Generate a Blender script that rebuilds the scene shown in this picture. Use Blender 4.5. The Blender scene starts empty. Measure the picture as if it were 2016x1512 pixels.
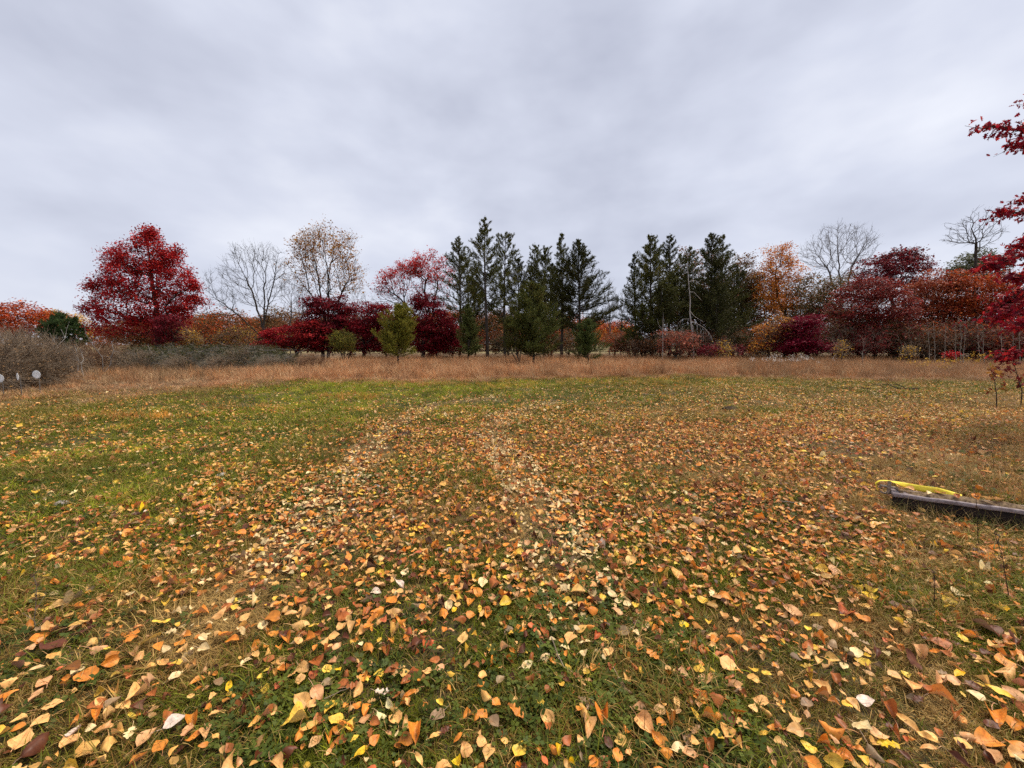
import bpy, math, random
import numpy as np
from mathutils import Vector

# ------------------------------------------------------------------ camera, sky, sun, exposure
SC = bpy.context.scene
COL = SC.collection
W, H, F = 2016.0, 1512.0, 757.0
EYE = 1.5
PITCH = math.atan(78.0 / F)
cam = bpy.data.cameras.new("camera")
cam.sensor_width = 36.0
cam.lens = F / W * 36.0
cam.clip_start = 0.05
cam.clip_end = 3000.0
camo = bpy.data.objects.new("camera", cam)
camo.location = (0, 0, EYE)
camo.rotation_euler = (math.radians(90) - PITCH, 0, 0)
COL.objects.link(camo)
SC.camera = camo

world = bpy.data.worlds.new("World")
SC.world = world
world.use_nodes = True
SUN_EL, SUN_AZ = math.radians(60), math.radians(62)     # azimuth from +Y towards +X

def build_world():
    nt = world.node_tree
    n, l = nt.nodes, nt.links
    n.clear()
    out = n.new("ShaderNodeOutputWorld")
    bg = n.new("ShaderNodeBackground")
    tc = n.new("ShaderNodeTexCoord")
    sky = n.new("ShaderNodeTexSky")
    sky.sky_type = 'NISHITA'
    sky.sun_disc = False
    sky.sun_elevation = SUN_EL
    sky.sun_rotation = SUN_AZ
    # cloud deck: the view direction projected on a flat layer
    sep = n.new("ShaderNodeSeparateXYZ")
    l.new(tc.outputs["Generated"], sep.inputs[0])
    def m(op, a, b=None, clamp=False):
        x = n.new("ShaderNodeMath"); x.operation = op; x.use_clamp = clamp
        for i, v in enumerate((a, b)):
            if v is None: continue
            if isinstance(v, (int, float)): x.inputs[i].default_value = v
            else: l.new(v, x.inputs[i])
        return x.outputs[0]
    zz = m('ADD', m('ABSOLUTE', sep.outputs[2]), 0.42)
    comb = n.new("ShaderNodeCombineXYZ")
    l.new(m('DIVIDE', sep.outputs[0], zz), comb.inputs[0])
    l.new(m('DIVIDE', sep.outputs[1], zz), comb.inputs[1])
    comb.inputs[2].default_value = 3.7
    def noise(scale, det, rough, dist, off, flat=True):
        mp = n.new("ShaderNodeMapping"); mp.inputs["Location"].default_value = off
        if not flat: mp.inputs["Scale"].default_value = (1.0, 1.0, 2.0)
        l.new(comb.outputs[0] if flat else tc.outputs["Generated"], mp.inputs[0])
        t = n.new("ShaderNodeTexNoise"); t.inputs["Scale"].default_value = scale
        t.inputs["Detail"].default_value = det; t.inputs["Roughness"].default_value = rough
        t.inputs["Distortion"].default_value = dist
        l.new(mp.outputs[0], t.inputs["Vector"])
        return t.outputs["Fac"]
    big = noise(1.15, 3, 0.5, 0.1, (2.3, 0.6, 0.0), False)
    mid = noise(3.0, 4, 0.5, 0.12, (5.1, 1.7, 0.4), False)
    fine = noise(9.0, 4, 0.5, 0.1, (1.2, 8.3, 0.0), False)
    f = m('ADD', m('ADD', m('MULTIPLY', big, 0.50), m('MULTIPLY', mid, 0.42)), m('MULTIPLY', fine, 0.09))
    mr = n.new("ShaderNodeMapRange")
    mr.inputs["From Min"].default_value = 0.34; mr.inputs["From Max"].default_value = 0.67
    l.new(f, mr.inputs["Value"])
    ramp = n.new("ShaderNodeValToRGB")
    e = ramp.color_ramp.elements
    e[0].position = 0.0; e[0].color = (0.44, 0.465, 0.57, 1)
    e[1].position = 1.0; e[1].color = (0.84, 0.86, 0.93, 1)
    mid_e = ramp.color_ramp.elements.new(0.5); mid_e.color = (0.62, 0.65, 0.76, 1)
    l.new(mr.outputs[0], ramp.inputs[0])
    # a little clear-sky colour behind the overcast
    sk = n.new("ShaderNodeMix"); sk.data_type = 'RGBA'; sk.blend_type = 'MIX'
    sk.inputs[0].default_value = 0.06
    scl = n.new("ShaderNodeMix"); scl.data_type = 'RGBA'; scl.blend_type = 'MULTIPLY'; scl.inputs[0].default_value = 1.0
    scl.inputs[7].default_value = (0.1, 0.1, 0.1, 1)
    l.new(sky.outputs[0], scl.inputs[6])
    l.new(ramp.outputs[0], sk.inputs[6]); l.new(scl.outputs[2], sk.inputs[7])
    l.new(sk.outputs[2], bg.inputs[0])
    bg.inputs[1].default_value = 0.355
    l.new(bg.outputs[0], out.inputs[0])
build_world()

sun = bpy.data.lights.new("sun", 'SUN')
sun.energy = 1.5
sun.angle = math.radians(28)
sun.color = (1.0, 0.91, 0.77)
suno = bpy.data.objects.new("sun", sun)
sd = Vector((math.sin(SUN_AZ) * math.cos(SUN_EL), math.cos(SUN_AZ) * math.cos(SUN_EL), math.sin(SUN_EL)))
suno.rotation_euler = (-sd).to_track_quat('-Z', 'Y').to_euler()
suno.location = (0, 0, 40)
COL.objects.link(suno)
vs = SC.view_settings
vs.view_transform = 'Standard'; vs.look = 'None'; vs.exposure = 1.7; vs.gamma = 1.0
vs.use_curve_mapping = False
SC.cycles.max_bounces = 5
SC.cycles.adaptive_threshold = 0.02
SC.cycles.use_denoising = False
SC.cycles.diffuse_bounces = 2
SC.cycles.transmission_bounces = 4
SC.cycles.transparent_max_bounces = 6

# ------------------------------------------------------------------ helpers
rng = np.random.default_rng(11)
random.seed(5)
FW = np.array((0, math.cos(PITCH), -math.sin(PITCH)))
UPV = np.array((0, math.sin(PITCH), math.cos(PITCH)))
CAM = np.array((0, 0, EYE))

def gz(x, y):
    x = np.asarray(x, float); y = np.asarray(y, float)
    return (0.022 * np.sin(0.9 * x + 1.3) * np.sin(0.75 * y + 0.4) + 0.012 * np.sin(2.3 * x + 0.5 * y)
            + 0.008 * np.sin(3.1 * y - 1.1 * x))

def ray(px, py):
    return FW * F + np.array((1.0, 0, 0)) * (px - W / 2) + UPV * (H / 2 - py)

def G(px, py):                       # the point of the ground seen at a place in the photograph
    d = ray(px, py); z = 0.0
    for _ in range(4):
        t = (z - EYE) / d[2]; p = CAM + d * t; z = float(gz(p[0], p[1]))
    return p

def P(px, py, Y):                    # the point seen there at distance Y ahead
    d = ray(px, py)
    return CAM + d * (Y / d[1])

def proj(x, y, z):
    d = np.stack([x, y, z - EYE], -1)
    zc = d @ FW
    return W / 2 + F * d[:, 0] / zc, H / 2 - F * (d @ UPV) / zc, zc

def lin(r, g, b):
    f = lambda c: (c / 255.0 / 12.92) if c / 255.0 <= 0.04045 else ((c / 255.0 + 0.055) / 1.055) ** 2.4
    return np.array((f(r), f(g), f(b)))

def np_mesh(name, v, quads=None, tris=None, mats=(), col=None, uv=None, smooth=False):
    me = bpy.data.meshes.new(name)
    v = np.asarray(v, np.float32)
    me.vertices.add(len(v)); me.vertices.foreach_set("co", v.ravel())
    idx, starts, tot = [], [], 0
    if quads is not None and len(quads):
        q = np.asarray(quads, np.int32); idx.append(q.ravel()); starts.append(np.arange(len(q)) * 4); tot = len(q) * 4
    if tris is not None and len(tris):
        t = np.asarray(tris, np.int32); idx.append(t.ravel()); starts.append(tot + np.arange(len(t)) * 3)
    idx = np.concatenate(idx); starts = np.concatenate(starts)
    me.loops.add(len(idx)); me.loops.foreach_set("vertex_index", idx.astype(np.int32))
    me.polygons.add(len(starts)); me.polygons.foreach_set("loop_start", starts.astype(np.int32))
    if smooth:
        me.polygons.foreach_set("use_smooth", np.ones(len(starts), bool))
    if uv is not None:
        u = me.uv_layers.new(name="UVMap"); u.data.foreach_set("uv", np.asarray(uv, np.float32)[idx].ravel())
    if col is not None:
        a = me.attributes.new("col", 'FLOAT_COLOR', 'POINT')
        c = np.ones((len(v), 4), np.float32); c[:, :3] = col
        a.data.foreach_set("color", c.ravel())
    for m in mats: me.materials.append(m)
    me.update(calc_edges=True)
    return me

def link(name, me, parent=None, loc=None, rot=None, scale=None):
    o = bpy.data.objects.new(name, me)
    COL.objects.link(o)
    if parent is not None: o.parent = parent
    if loc is not None: o.location = [float(c) for c in loc]
    if rot is not None: o.rotation_euler = rot
    if scale is not None: o.scale = scale
    return o

def tag(o, label=None, cat=None, group=None, kind=None):
    if label: o["label"] = label
    if cat: o["category"] = cat
    if group: o["group"] = group
    if kind: o["kind"] = kind
    return o

def thing(name, label, cat, loc, group=None, rz=0.0):
    o = link(name, None, None, loc, (0, 0, rz))
    o.empty_display_size = 0.2
    return tag(o, label, cat, group)

def dup(o, loc, rz, scale, label, group=None):
    r = o.copy(); COL.objects.link(r)
    r.location = [float(c) for c in loc]; r.rotation_euler = (0, 0, rz); r.scale = scale
    r["label"] = label
    if group: r["group"] = group
    for ch in o.children:
        c = ch.copy(); COL.objects.link(c); c.parent = r
    return r

# ------------------------------------------------------------------ materials
def new_mat(name):
    m = bpy.data.materials.new(name); m.use_nodes = True
    nt = m.node_tree; nt.nodes.clear()
    return m, nt.nodes, nt.links

def foliage_mat(name, src, trans=0.25, rough=0.6, noise_scale=0.0, attr="col", spec=0.12):
    m, n, l = new_mat(name)
    out = n.new("ShaderNodeOutputMaterial")
    a = n.new("ShaderNodeAttribute"); a.attribute_name = attr; a.attribute_type = src
    p = n.new("ShaderNodeBsdfPrincipled"); p.inputs["Roughness"].default_value = rough
    p.inputs["Specular IOR Level"].default_value = spec
    c = a.outputs["Color"]
    if noise_scale:
        t = n.new("ShaderNodeTexNoise"); t.inputs["Scale"].default_value = noise_scale; t.inputs["Detail"].default_value = 3
        g = n.new("ShaderNodeNewGeometry"); l.new(g.outputs["Position"], t.inputs["Vector"])
        mr = n.new("ShaderNodeMapRange"); mr.inputs["To Min"].default_value = 0.7; mr.inputs["To Max"].default_value = 1.3
        mr.inputs["From Min"].default_value = 0.3; mr.inputs["From Max"].default_value = 0.7
        l.new(t.outputs["Fac"], mr.inputs["Value"])
        mx = n.new("ShaderNodeMix"); mx.data_type = 'RGBA'; mx.blend_type = 'MULTIPLY'; mx.inputs[0].default_value = 1
        l.new(c, mx.inputs[6]); l.new(mr.outputs[0], mx.inputs[7]); c = mx.outputs[2]
    l.new(c, p.inputs["Base Color"])
    tr = n.new("ShaderNodeBsdfTranslucent"); l.new(c, tr.inputs["Color"])
    ms = n.new("ShaderNodeMixShader"); ms.inputs[0].default_value = trans
    l.new(p.outputs[0], ms.inputs[1]); l.new(tr.outputs[0], ms.inputs[2]); l.new(ms.outputs[0], out.inputs[0])
    return m

M_LEAF = foliage_mat("tree_foliage", 'GEOMETRY', 0.30, 0.55)
M_NEEDLE = foliage_mat("pine_needles", 'GEOMETRY', 0.15, 0.6)
M_GRASS = foliage_mat("grass_blades", 'INSTANCER', 0.22, 0.5, 0.0, "tint")

def bark_mat(name, c1, c2, scale=9.0, rough=0.9):
    m, n, l = new_mat(name)
    out = n.new("ShaderNodeOutputMaterial"); p = n.new("ShaderNodeBsdfPrincipled")
    p.inputs["Roughness"].default_value = rough; p.inputs["Specular IOR Level"].default_value = 0.02
    tc = n.new("ShaderNodeTexCoord"); mp = n.new("ShaderNodeMapping"); mp.inputs["Scale"].default_value = (1, 1, 0.25)
    l.new(tc.outputs["Object"], mp.inputs[0])
    t = n.new("ShaderNodeTexNoise"); t.inputs["Scale"].default_value = scale; t.inputs["Detail"].default_value = 5
    l.new(mp.outputs[0], t.inputs["Vector"])
    r = n.new("ShaderNodeValToRGB"); r.color_ramp.elements[0].color = (*c1, 1); r.color_ramp.elements[1].color = (*c2, 1)
    r.color_ramp.elements[0].position = 0.35; r.color_ramp.elements[1].position = 0.65
    l.new(t.outputs["Fac"], r.inputs[0]); l.new(r.outputs[0], p.inputs["Base Color"])
    b = n.new("ShaderNodeBump"); b.inputs["Strength"].default_value = 0.6; b.inputs["Distance"].default_value = 0.02
    l.new(t.outputs["Fac"], b.inputs["Height"]); l.new(b.outputs[0], p.inputs["Normal"])
    l.new(p.outputs[0], out.inputs[0])
    return m

M_BARK = bark_mat("dark_bark", (0.03, 0.024, 0.019), (0.085, 0.068, 0.055))
M_BARKG = bark_mat("grey_bark", (0.09, 0.08, 0.072), (0.2, 0.18, 0.165))
M_PALE = bark_mat("pale_bark", (0.15, 0.125, 0.10), (0.34, 0.30, 0.25))
M_DEAD = bark_mat("dead_wood", (0.20, 0.18, 0.16), (0.40, 0.37, 0.34))
M_TWIG = bark_mat("shrub_twigs", (0.13, 0.098, 0.07), (0.30, 0.23, 0.17))
M_RUSTWIG = bark_mat("rusty_twigs", (0.14, 0.075, 0.045), (0.27, 0.16, 0.10))

# ------------------------------------------------------------------ ground
def ground_mat():
    m, n, l = new_mat("field_ground")
    out = n.new("ShaderNodeOutputMaterial"); p = n.new("ShaderNodeBsdfPrincipled")
    p.inputs["Roughness"].default_value = 0.95; p.inputs["Specular IOR Level"].default_value = 0.1
    g = n.new("ShaderNodeNewGeometry")
    a = n.new("ShaderNodeAttribute"); a.attribute_name = "col"
    def noise(s, d=5):
        t = n.new("ShaderNodeTexNoise"); t.inputs["Scale"].default_value = s; t.inputs["Detail"].default_value = d
        t.inputs["Roughness"].default_value = 0.65
        l.new(g.outputs["Position"], t.inputs["Vector"]); return t.outputs["Fac"]
    soil = n.new("ShaderNodeValToRGB")
    soil.color_ramp.elements[0].color = (0.03, 0.021, 0.012, 1); soil.color_ramp.elements[1].color = (0.14, 0.10, 0.055, 1)
    soil.color_ramp.elements[0].position = 0.3; soil.color_ramp.elements[1].position = 0.7
    n1 = noise(38, 6); l.new(n1, soil.inputs[0])
    mx = n.new("ShaderNodeMix"); mx.data_type = 'RGBA'
    mr = n.new("ShaderNodeMapRange"); mr.inputs["From Min"].default_value = 0.4; mr.inputs["From Max"].default_value = 0.62
    l.new(noise(7, 6), mr.inputs["Value"])
    l.new(mr.outputs[0], mx.inputs[0]); l.new(soil.outputs[0], mx.inputs[6]); l.new(a.outputs["Color"], mx.inputs[7])
    l.new(mx.outputs[2], p.inputs["Base Color"])
    b = n.new("ShaderNodeBump"); b.inputs["Strength"].default_value = 0.8; b.inputs["Distance"].default_value = 0.03
    l.new(n1, b.inputs["Height"]); l.new(b.outputs[0], p.inputs["Normal"])
    l.new(p.outputs[0], out.inputs[0])
    return m
M_GROUND = ground_mat()

PYR = np.array([740, 750, 780, 820, 880, 960, 1060, 1200, 1400, 1700.])
PXC = np.array([-200, 0, 300, 600, 900, 1200, 1500, 1800, 2016, 2300.])
GREEN = np.array([
 [.1,.1,.1,.4,.5,.5,.4,.4,.4,.3],
 [.1,.1,.15,.95,.95,.75,.6,.6,.6,.5],
 [.1,.2,.55,1.05,1.05,.8,.5,.5,.5,.4],
 [.3,.4,.8,1.0,.8,.6,.45,.35,.25,.2],
 [.6,.7,.9,.8,.6,.5,.42,.3,.2,.15],
 [.8,.85,.9,.65,.45,.5,.45,.4,.4,.3],
 [.8,.8,.7,.5,.5,.5,.45,.5,.45,.4],
 [.6,.6,.48,.5,.55,.55,.45,.42,.42,.4],
 [.52,.52,.5,.6,.6,.52,.44,.44,.44,.4],
 [.52,.52,.5,.6,.6,.52,.44,.44,.44,.4]])
DENS = np.array([
 [.02,.02,.02,.02,.03,.04,.05,.05,.03,.02],
 [.04,.04,.04,.03,.04,.10,.2,.2,.1,.1],
 [.07,.07,.07,.05,.10,.18,.3,.3,.2,.2],
 [.12,.12,.12,.14,.34,.45,.55,.5,.35,.3],
 [.16,.16,.18,.35,.75,.85,.85,.65,.35,.3],
 [.2,.2,.28,.75,1.,1.,1.,.65,.3,.3],
 [.28,.28,.5,.85,1.,1.,1.,.75,.55,.5],
 [.4,.4,.7,.75,.75,.8,.9,.9,.8,.8],
 [.65,.65,.65,.6,.55,.55,.6,.65,.75,.7],
 [.65,.65,.65,.6,.55,.55,.6,.65,.75,.7]])

def table(T, px, py):
    px = np.clip(px, PXC[0], PXC[-1] - 1e-3); py = np.clip(py, PYR[0], PYR[-1] - 1e-3)
    i = np.searchsorted(PYR, py, 'right') - 1; j = np.searchsorted(PXC, px, 'right') - 1
    v = (py - PYR[i]) / (PYR[i + 1] - PYR[i]); u = (px - PXC[j]) / (PXC[j + 1] - PXC[j])
    return (T[i, j] * (1 - u) * (1 - v) + T[i, j + 1] * u * (1 - v) + T[i + 1, j] * (1 - u) * v + T[i + 1, j + 1] * u * v)

class VN:                              # smooth value noise over the field, for patches
    def __init__(s, seed, cell): s.g = np.random.default_rng(seed).random((256, 256)); s.c = cell
    def __call__(s, x, y):
        x = x / s.c + 100; y = y / s.c + 100
        i = np.floor(x).astype(int); j = np.floor(y).astype(int); u = x - i; v = y - j
        u = u * u * (3 - 2 * u); v = v * v * (3 - 2 * v); g = s.g; i %= 255; j %= 255
        return g[i, j] * (1 - u) * (1 - v) + g[i + 1, j] * u * (1 - v) + g[i, j + 1] * (1 - u) * v + g[i + 1, j + 1] * u * v
vn1, vn2, vn3, vn4 = VN(1, 0.9), VN(2, 0.28), VN(3, 2.6), VN(4, 0.13)

EDGE = np.array([(-400, 800), (0, 775), (250, 768), (380, 768), (450, 757), (540, 751), (700, 750), (850, 752), (1000, 746), (1200, 742), (1400, 742),
                 (1600, 745), (1800, 750), (1930, 748), (2100, 752), (2600, 765)], float)
_ep = np.array([G(a, b) for a, b in EDGE])
def edge_y(x): return np.interp(x, _ep[:, 0], _ep[:, 1])

_TRK = [np.array([G(a, b)[:2] for a, b in t]) for t in (((430, 1230), (540, 1090), (620, 1010), (690, 935), (735, 880), (765, 842), (850, 800), (980, 782)), ((1165, 1240), (1105, 1100), (1065, 1000), (1010, 915), (965, 860), (985, 822), (1080, 795)))]
def track(x, y):                     # 1 in the worn wheel tracks, 0 away from them
    d = np.full(x.shape, 9.0)
    for t in _TRK:
        for a, b in zip(t[:-1], t[1:]):
            ab = b - a; u = np.clip(((x - a[0]) * ab[0] + (y - a[1]) * ab[1]) / (ab @ ab), 0, 1); d = np.minimum(d, np.hypot(x - a[0] - u * ab[0], y - a[1] - u * ab[1]))
    return np.clip(1.25 - d / 0.30, 0, 1)

def build_ground():
    ys = np.concatenate([np.linspace(-6, 0.2, 8), np.linspace(0.4, 20, 99), np.geomspace(20.5, 1500, 40)])
    xs = np.concatenate([-np.geomspace(1500, 26, 26), np.linspace(-25, 25, 126), np.geomspace(26, 1500, 26)])
    X, Y = np.meshgrid(xs, ys)
    Z = gz(X, Y) * np.clip((60 - Y) / 30, 0, 1)
    v = np.stack([X, Y, Z], -1).reshape(-1, 3)
    ny, nx = X.shape
    a = (np.arange(ny - 1)[:, None] * nx + np.arange(nx - 1)[None]).ravel()
    q = np.stack([a, a + 1, a + nx + 1, a + nx], -1)
    px, py, zc = proj(v[:, 0], np.maximum(v[:, 1], 0.6), v[:, 2])
    g = table(GREEN, px, py)[:, None]
    c = (1 - g) * np.array((0.13, 0.095, 0.045)) + g * np.array((0.06, 0.075, 0.02))
    tk = track(v[:, 0], v[:, 1])[:, None]; c = c * (1 - tk) + tk * np.array((0.21, 0.155, 0.085))
    far = np.clip((v[:, 1] - edge_y(v[:, 0])) / 0.6, 0, 1)[:, None]
    c = c * (1 - far) + far * np.array((0.17, 0.11, 0.065))
    fld = np.clip((v[:, 1] - 62) / 6, 0, 1)[:, None]
    c = c * (1 - fld) + fld * np.array((0.33, 0.28, 0.14))
    tag(link("ground", np_mesh("ground", v, q, None, [M_GROUND], c, smooth=True)), kind="structure")
build_ground()

# ------------------------------------------------------------------ scattering (grass, leaf litter)
def gn_scatter(name, pos, rot, scl, idx, tint, meshes, label=None, cat=None):
    c = bpy.data.collections.new(name + "_source")
    for k, me in enumerate(meshes):
        c.objects.link(bpy.data.objects.new("%s_source_%02d" % (name, k), me))
    me = bpy.data.meshes.new(name)
    n = len(pos)
    me.vertices.add(n); me.vertices.foreach_set("co", np.asarray(pos, np.float32).ravel())
    def at(nm, ty, key, d):
        a = me.attributes.new(nm, ty, 'POINT'); a.data.foreach_set(key, np.ascontiguousarray(d).ravel())
    at("rot", 'FLOAT_VECTOR', "vector", np.asarray(rot, np.float32))
    at("scl", 'FLOAT_VECTOR', "vector", np.asarray(scl, np.float32))
    at("idx", 'INT', "value", np.asarray(idx, np.int32))
    t4 = np.ones((n, 4), np.float32); t4[:, :3] = tint
    at("tint", 'FLOAT_COLOR', "color", t4)
    me.materials.append(meshes[0].materials[0])
    o = link(name, me)
    ng = bpy.data.node_groups.new(name + "_scatter", 'GeometryNodeTree')
    ng.interface.new_socket("Geometry", in_out='INPUT', socket_type='NodeSocketGeometry')
    ng.interface.new_socket("Geometry", in_out='OUTPUT', socket_type='NodeSocketGeometry')
    N, L = ng.nodes, ng.links
    gi, go = N.new("NodeGroupInput"), N.new("NodeGroupOutput")
    ci = N.new("GeometryNodeCollectionInfo"); ci.inputs["Collection"].default_value = c
    ci.inputs["Separate Children"].default_value = True; ci.inputs["Reset Children"].default_value = True
    ip = N.new("GeometryNodeInstanceOnPoints"); ip.inputs["Pick Instance"].default_value = True
    def na(nm, ty):
        x = N.new("GeometryNodeInputNamedAttribute"); x.data_type = ty; x.inputs["Name"].default_value = nm
        return x.outputs["Attribute"]
    er = N.new("FunctionNodeEulerToRotation")
    L.new(na("rot", 'FLOAT_VECTOR'), er.inputs[0])
    L.new(gi.outputs[0], ip.inputs["Points"]); L.new(ci.outputs[0], ip.inputs["Instance"])
    L.new(na("idx", 'INT'), ip.inputs["Instance Index"]); L.new(er.outputs[0], ip.inputs["Rotation"])
    L.new(na("scl", 'FLOAT_VECTOR'), ip.inputs["Scale"]); L.new(ip.outputs[0], go.inputs[0])
    md = o.modifiers.new("scatter", 'NODES'); md.node_group = ng
    return tag(o, label, cat, None, "stuff")

def blade_clump(name, n, hmin, hmax, wid, spread, flop, mat, seed, segs=3):
    r = np.random.default_rng(seed); V, Q, T = [], [], []
    for _ in range(n):
        az = r.uniform(0, 2 * math.pi); h = r.uniform(hmin, hmax); fl = r.uniform(*flop)
        b = np.array((*(r.normal(0, spread, 2)), -0.01)); d = np.array((math.cos(az), math.sin(az), 0))
        wv = np.array((-d[1], d[0], 0)); wa = r.uniform(-0.9, 0.9); wv = wv * math.cos(wa) + d * math.sin(wa)
        base = len(V); tt = np.linspace(0, 1, segs + 1)
        ang = r.uniform(0.0, 0.35); p = b.copy()
        for k, t in enumerate(tt):
            wd = wid * r.uniform(0.8, 1.2) * (1 - t ** 1.6) * 0.5
            if k < segs: V += [p - wv * wd, p + wv * wd]
            else: V.append(p.copy())
            a = ang + fl * (t + 0.5 / segs)
            p = p + (d * math.sin(a) + np.array((0, 0, 1)) * math.cos(a)) * h / segs
        for k in range(segs - 1):
            i = base + 2 * k; Q.append((i, i + 1, i + 3, i + 2))
        i = base + 2 * (segs - 1); T.append((i, i + 1, i + 2))
    return np_mesh(name, V, Q, T, [mat])

def field_points(rings, seed, pad=2.0, ymax_edge=True, margin=0.0):
    r = np.random.default_rng(seed); out = []
    for y0, y1, dens in rings:
        xm = 1.36 * y1 + pad
        n = int(dens * 2 * xm * (y1 - y0))
        x = r.uniform(-xm, xm, n); y = r.uniform(y0, y1, n)
        k = np.abs(x) < 1.36 * y + pad
        if ymax_edge: k &= y < edge_y(x) + margin
        out.append(np.stack([x[k], y[k]], -1))
    return np.concatenate(out)

GRASS_COLS = {k: lin(*c) for k, c in dict(green=(106, 110, 30), deep=(72, 82, 25), lime=(138, 142, 34), straw=(184, 150, 90),
              brown=(130, 96, 48), dull=(116, 102, 44)).items()}

BEAM_A, BEAM_B = G(1757, 1003), G(2120, 1062)
def in_beam(x, y, front, back):
    d = (BEAM_B - BEAM_A)[:2]; L = np.hypot(*d); d = d / L; u = (x - BEAM_A[0]) * d[0] + (y - BEAM_A[1]) * d[1]; w = -(x - BEAM_A[0]) * d[1] + (y - BEAM_A[1]) * d[0]
    return (u > -.03) & (u < L + .1) & (w > -front) & (w < .17 + back)

def build_grass():
    meshes = [blade_clump("grass_clump", 17, 0.035, 0.10, 0.0042, 0.028, (0.5, 1.9), M_GRASS, 100 + i) for i in range(7)]
    meshes += [blade_clump("long_grass_clump", 13, 0.08, 0.17, 0.0045, 0.03, (0.9, 2.2), M_GRASS, 150 + i, 4) for i in range(4)]
    xy = field_points([(0.35, 2.5, 2100), (2.5, 5, 950), (5, 9, 360), (9, 22, 130)], 21, margin=0.5)
    n = len(xy); x, y = xy.T; r = np.random.default_rng(22)
    z = gz(x, y); px, py, zc = proj(x, y, z)
    g = table(GREEN, px, py) + (vn1(x, y) - 0.5) * 0.55 + (vn2(x, y) - 0.5) * 0.5 + (vn3(x, y) - 0.5) * 0.25
    bare = vn3(x + 7, y - 3) * 0.5 + vn1(x - 4, y + 9) * 0.5          # thin spots with soil showing
    tk = track(x, y) * (.4 + .9 * vn2(x, y)); g = g - tk * .62
    keep = r.random(n) > np.clip((bare - 0.66) * 5, 0, 0.7) + tk * .15
    keep &= ~in_beam(x, y, .03, .05)
    gg = g + r.normal(0, 0.16, n)
    C = GRASS_COLS
    tint = np.where((gg < 0.22)[:, None], C["straw"] * 0.8, C["brown"])
    tint = np.where((gg > 0.36)[:, None], C["dull"], tint)
    tint = np.where((gg > 0.52)[:, None], C["green"], tint)
    tint = np.where((gg > 0.72)[:, None], np.where((r.random(n) < 0.5)[:, None], C["deep"], C["green"]), tint)
    tint = np.where((gg > 0.98)[:, None], C["lime"], tint)
    strawy = r.random(n) < 0.10; tint = np.where(strawy[:, None], C["straw"], tint)
    tint = tint * r.uniform(0.6, 1.35, (n, 1))
    s = np.interp(y, [0, 2.5, 5, 9, 20], [0.85, 1.0, 1.15, 1.45, 1.9]) * r.uniform(0.7, 1.3, n)
    longp = np.clip(vn1(x + 31, y + 5) * 1.6 - 0.78, 0, 1) * 0.5
    longp += 0.45 * np.exp(-(((px - 120) / 260) ** 2 + ((py - 1180) / 150) ** 2))
    longp += 0.5 * np.exp(-(((px - 260) / 90) ** 2 + ((py - 975) / 40) ** 2))
    longp += 0.35 * (px > 1750) * (py > 850) * (py < 1250)
    lg = r.random(n) < longp
    idx = np.where(lg, r.integers(7, 11, n), r.integers(0, 7, n))
    zs = s * np.where(lg, 0.9, r.uniform(0.45, 1.0, n)) * np.interp(g, [0, 0.6], [0.7, 1.0]) * (1 - .45 * np.clip(tk, 0, 1)); zs = np.where(in_beam(x, y, .22, .02), zs * .45, zs)
    rot = np.stack([r.normal(0, 0.12, n), r.normal(0, 0.12, n), r.uniform(0, 6.28, n)], -1)
    k = keep
    gn_scatter("grass", np.stack([x, y, z], -1)[k], rot[k], np.stack([s, s, zs], -1)[k], idx[k], tint[k], meshes,
               "short patchy green and straw coloured grass of the open field", "grass")
build_grass()

def build_clover():
    meshes = []
    for s in range(4):
        r = np.random.default_rng(300 + s); V, Q = [], []
        for _ in range(13):
            c = np.array((*r.normal(0, 0.035, 2), r.uniform(0.012, 0.042))); R = r.uniform(0.006, 0.0135)
            a0 = r.uniform(0, 6.28); tilt = r.normal(0, 0.4, 2)
            for k in range(r.integers(1, 4)):
                a = a0 + k * 2.1; d = np.array((math.cos(a), math.sin(a), 0)); e = np.array((-d[1], d[0], 0))
                pts = [c, c + d * R * 0.9 + e * R * 0.75, c + d * R * 1.8, c + d * R * 0.9 - e * R * 0.75]
                for q in pts: q[2] += (q[0] - c[0]) * tilt[0] + (q[1] - c[1]) * tilt[1]
                b = len(V); V += [q.copy() for q in pts]; Q.append((b, b + 1, b + 2, b + 3))
        meshes.append(np_mesh("clover_patch", V, Q, None, [M_GRASS]))
    xy = field_points([(0.35, 2.2, 900), (2.2, 4.5, 300), (4.5, 8, 60)], 31)
    n = len(xy); x, y = xy.T; r = np.random.default_rng(32); z = gz(x, y); px, py, zc = proj(x, y, z)
    p = np.clip((vn1(x + 3, y + 3) - 0.42) * 1.5, 0, 0.6) * np.clip(table(GREEN, px, py) * 1.5, 0, 1)
    p = p * np.interp(px, [0, 300, 500], [.3, .5, 1]) + 0.8 * np.exp(-(((px - 520) / 110) ** 2 + ((py - 1440) / 80) ** 2)) + 0.38 * np.exp(-(((px - 1000) / 420) ** 2 + ((py - 1400) / 110) ** 2))
    k = r.random(n) < p; n = k.sum(); x, y, z = x[k], y[k], z[k]
    s = r.uniform(0.6, 1.3, n) * np.interp(y, [1, 6], [0.85, 1.3])
    tint = np.where((r.random(n) < 0.6)[:, None], lin(86, 94, 36), lin(70, 82, 34)) * r.uniform(0.55, 1.3, (n, 1))
    rot = np.stack([r.normal(0, 0.15, n), r.normal(0, 0.15, n), r.uniform(0, 6.28, n)], -1)
    gn_scatter("clover", np.stack([x, y, z], -1), rot, np.stack([s, s, s], -1), r.integers(0, 4, n), tint, meshes,
               "low dark green clover and creeping weeds between the fallen leaves", "clover")
build_clover()

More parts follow.
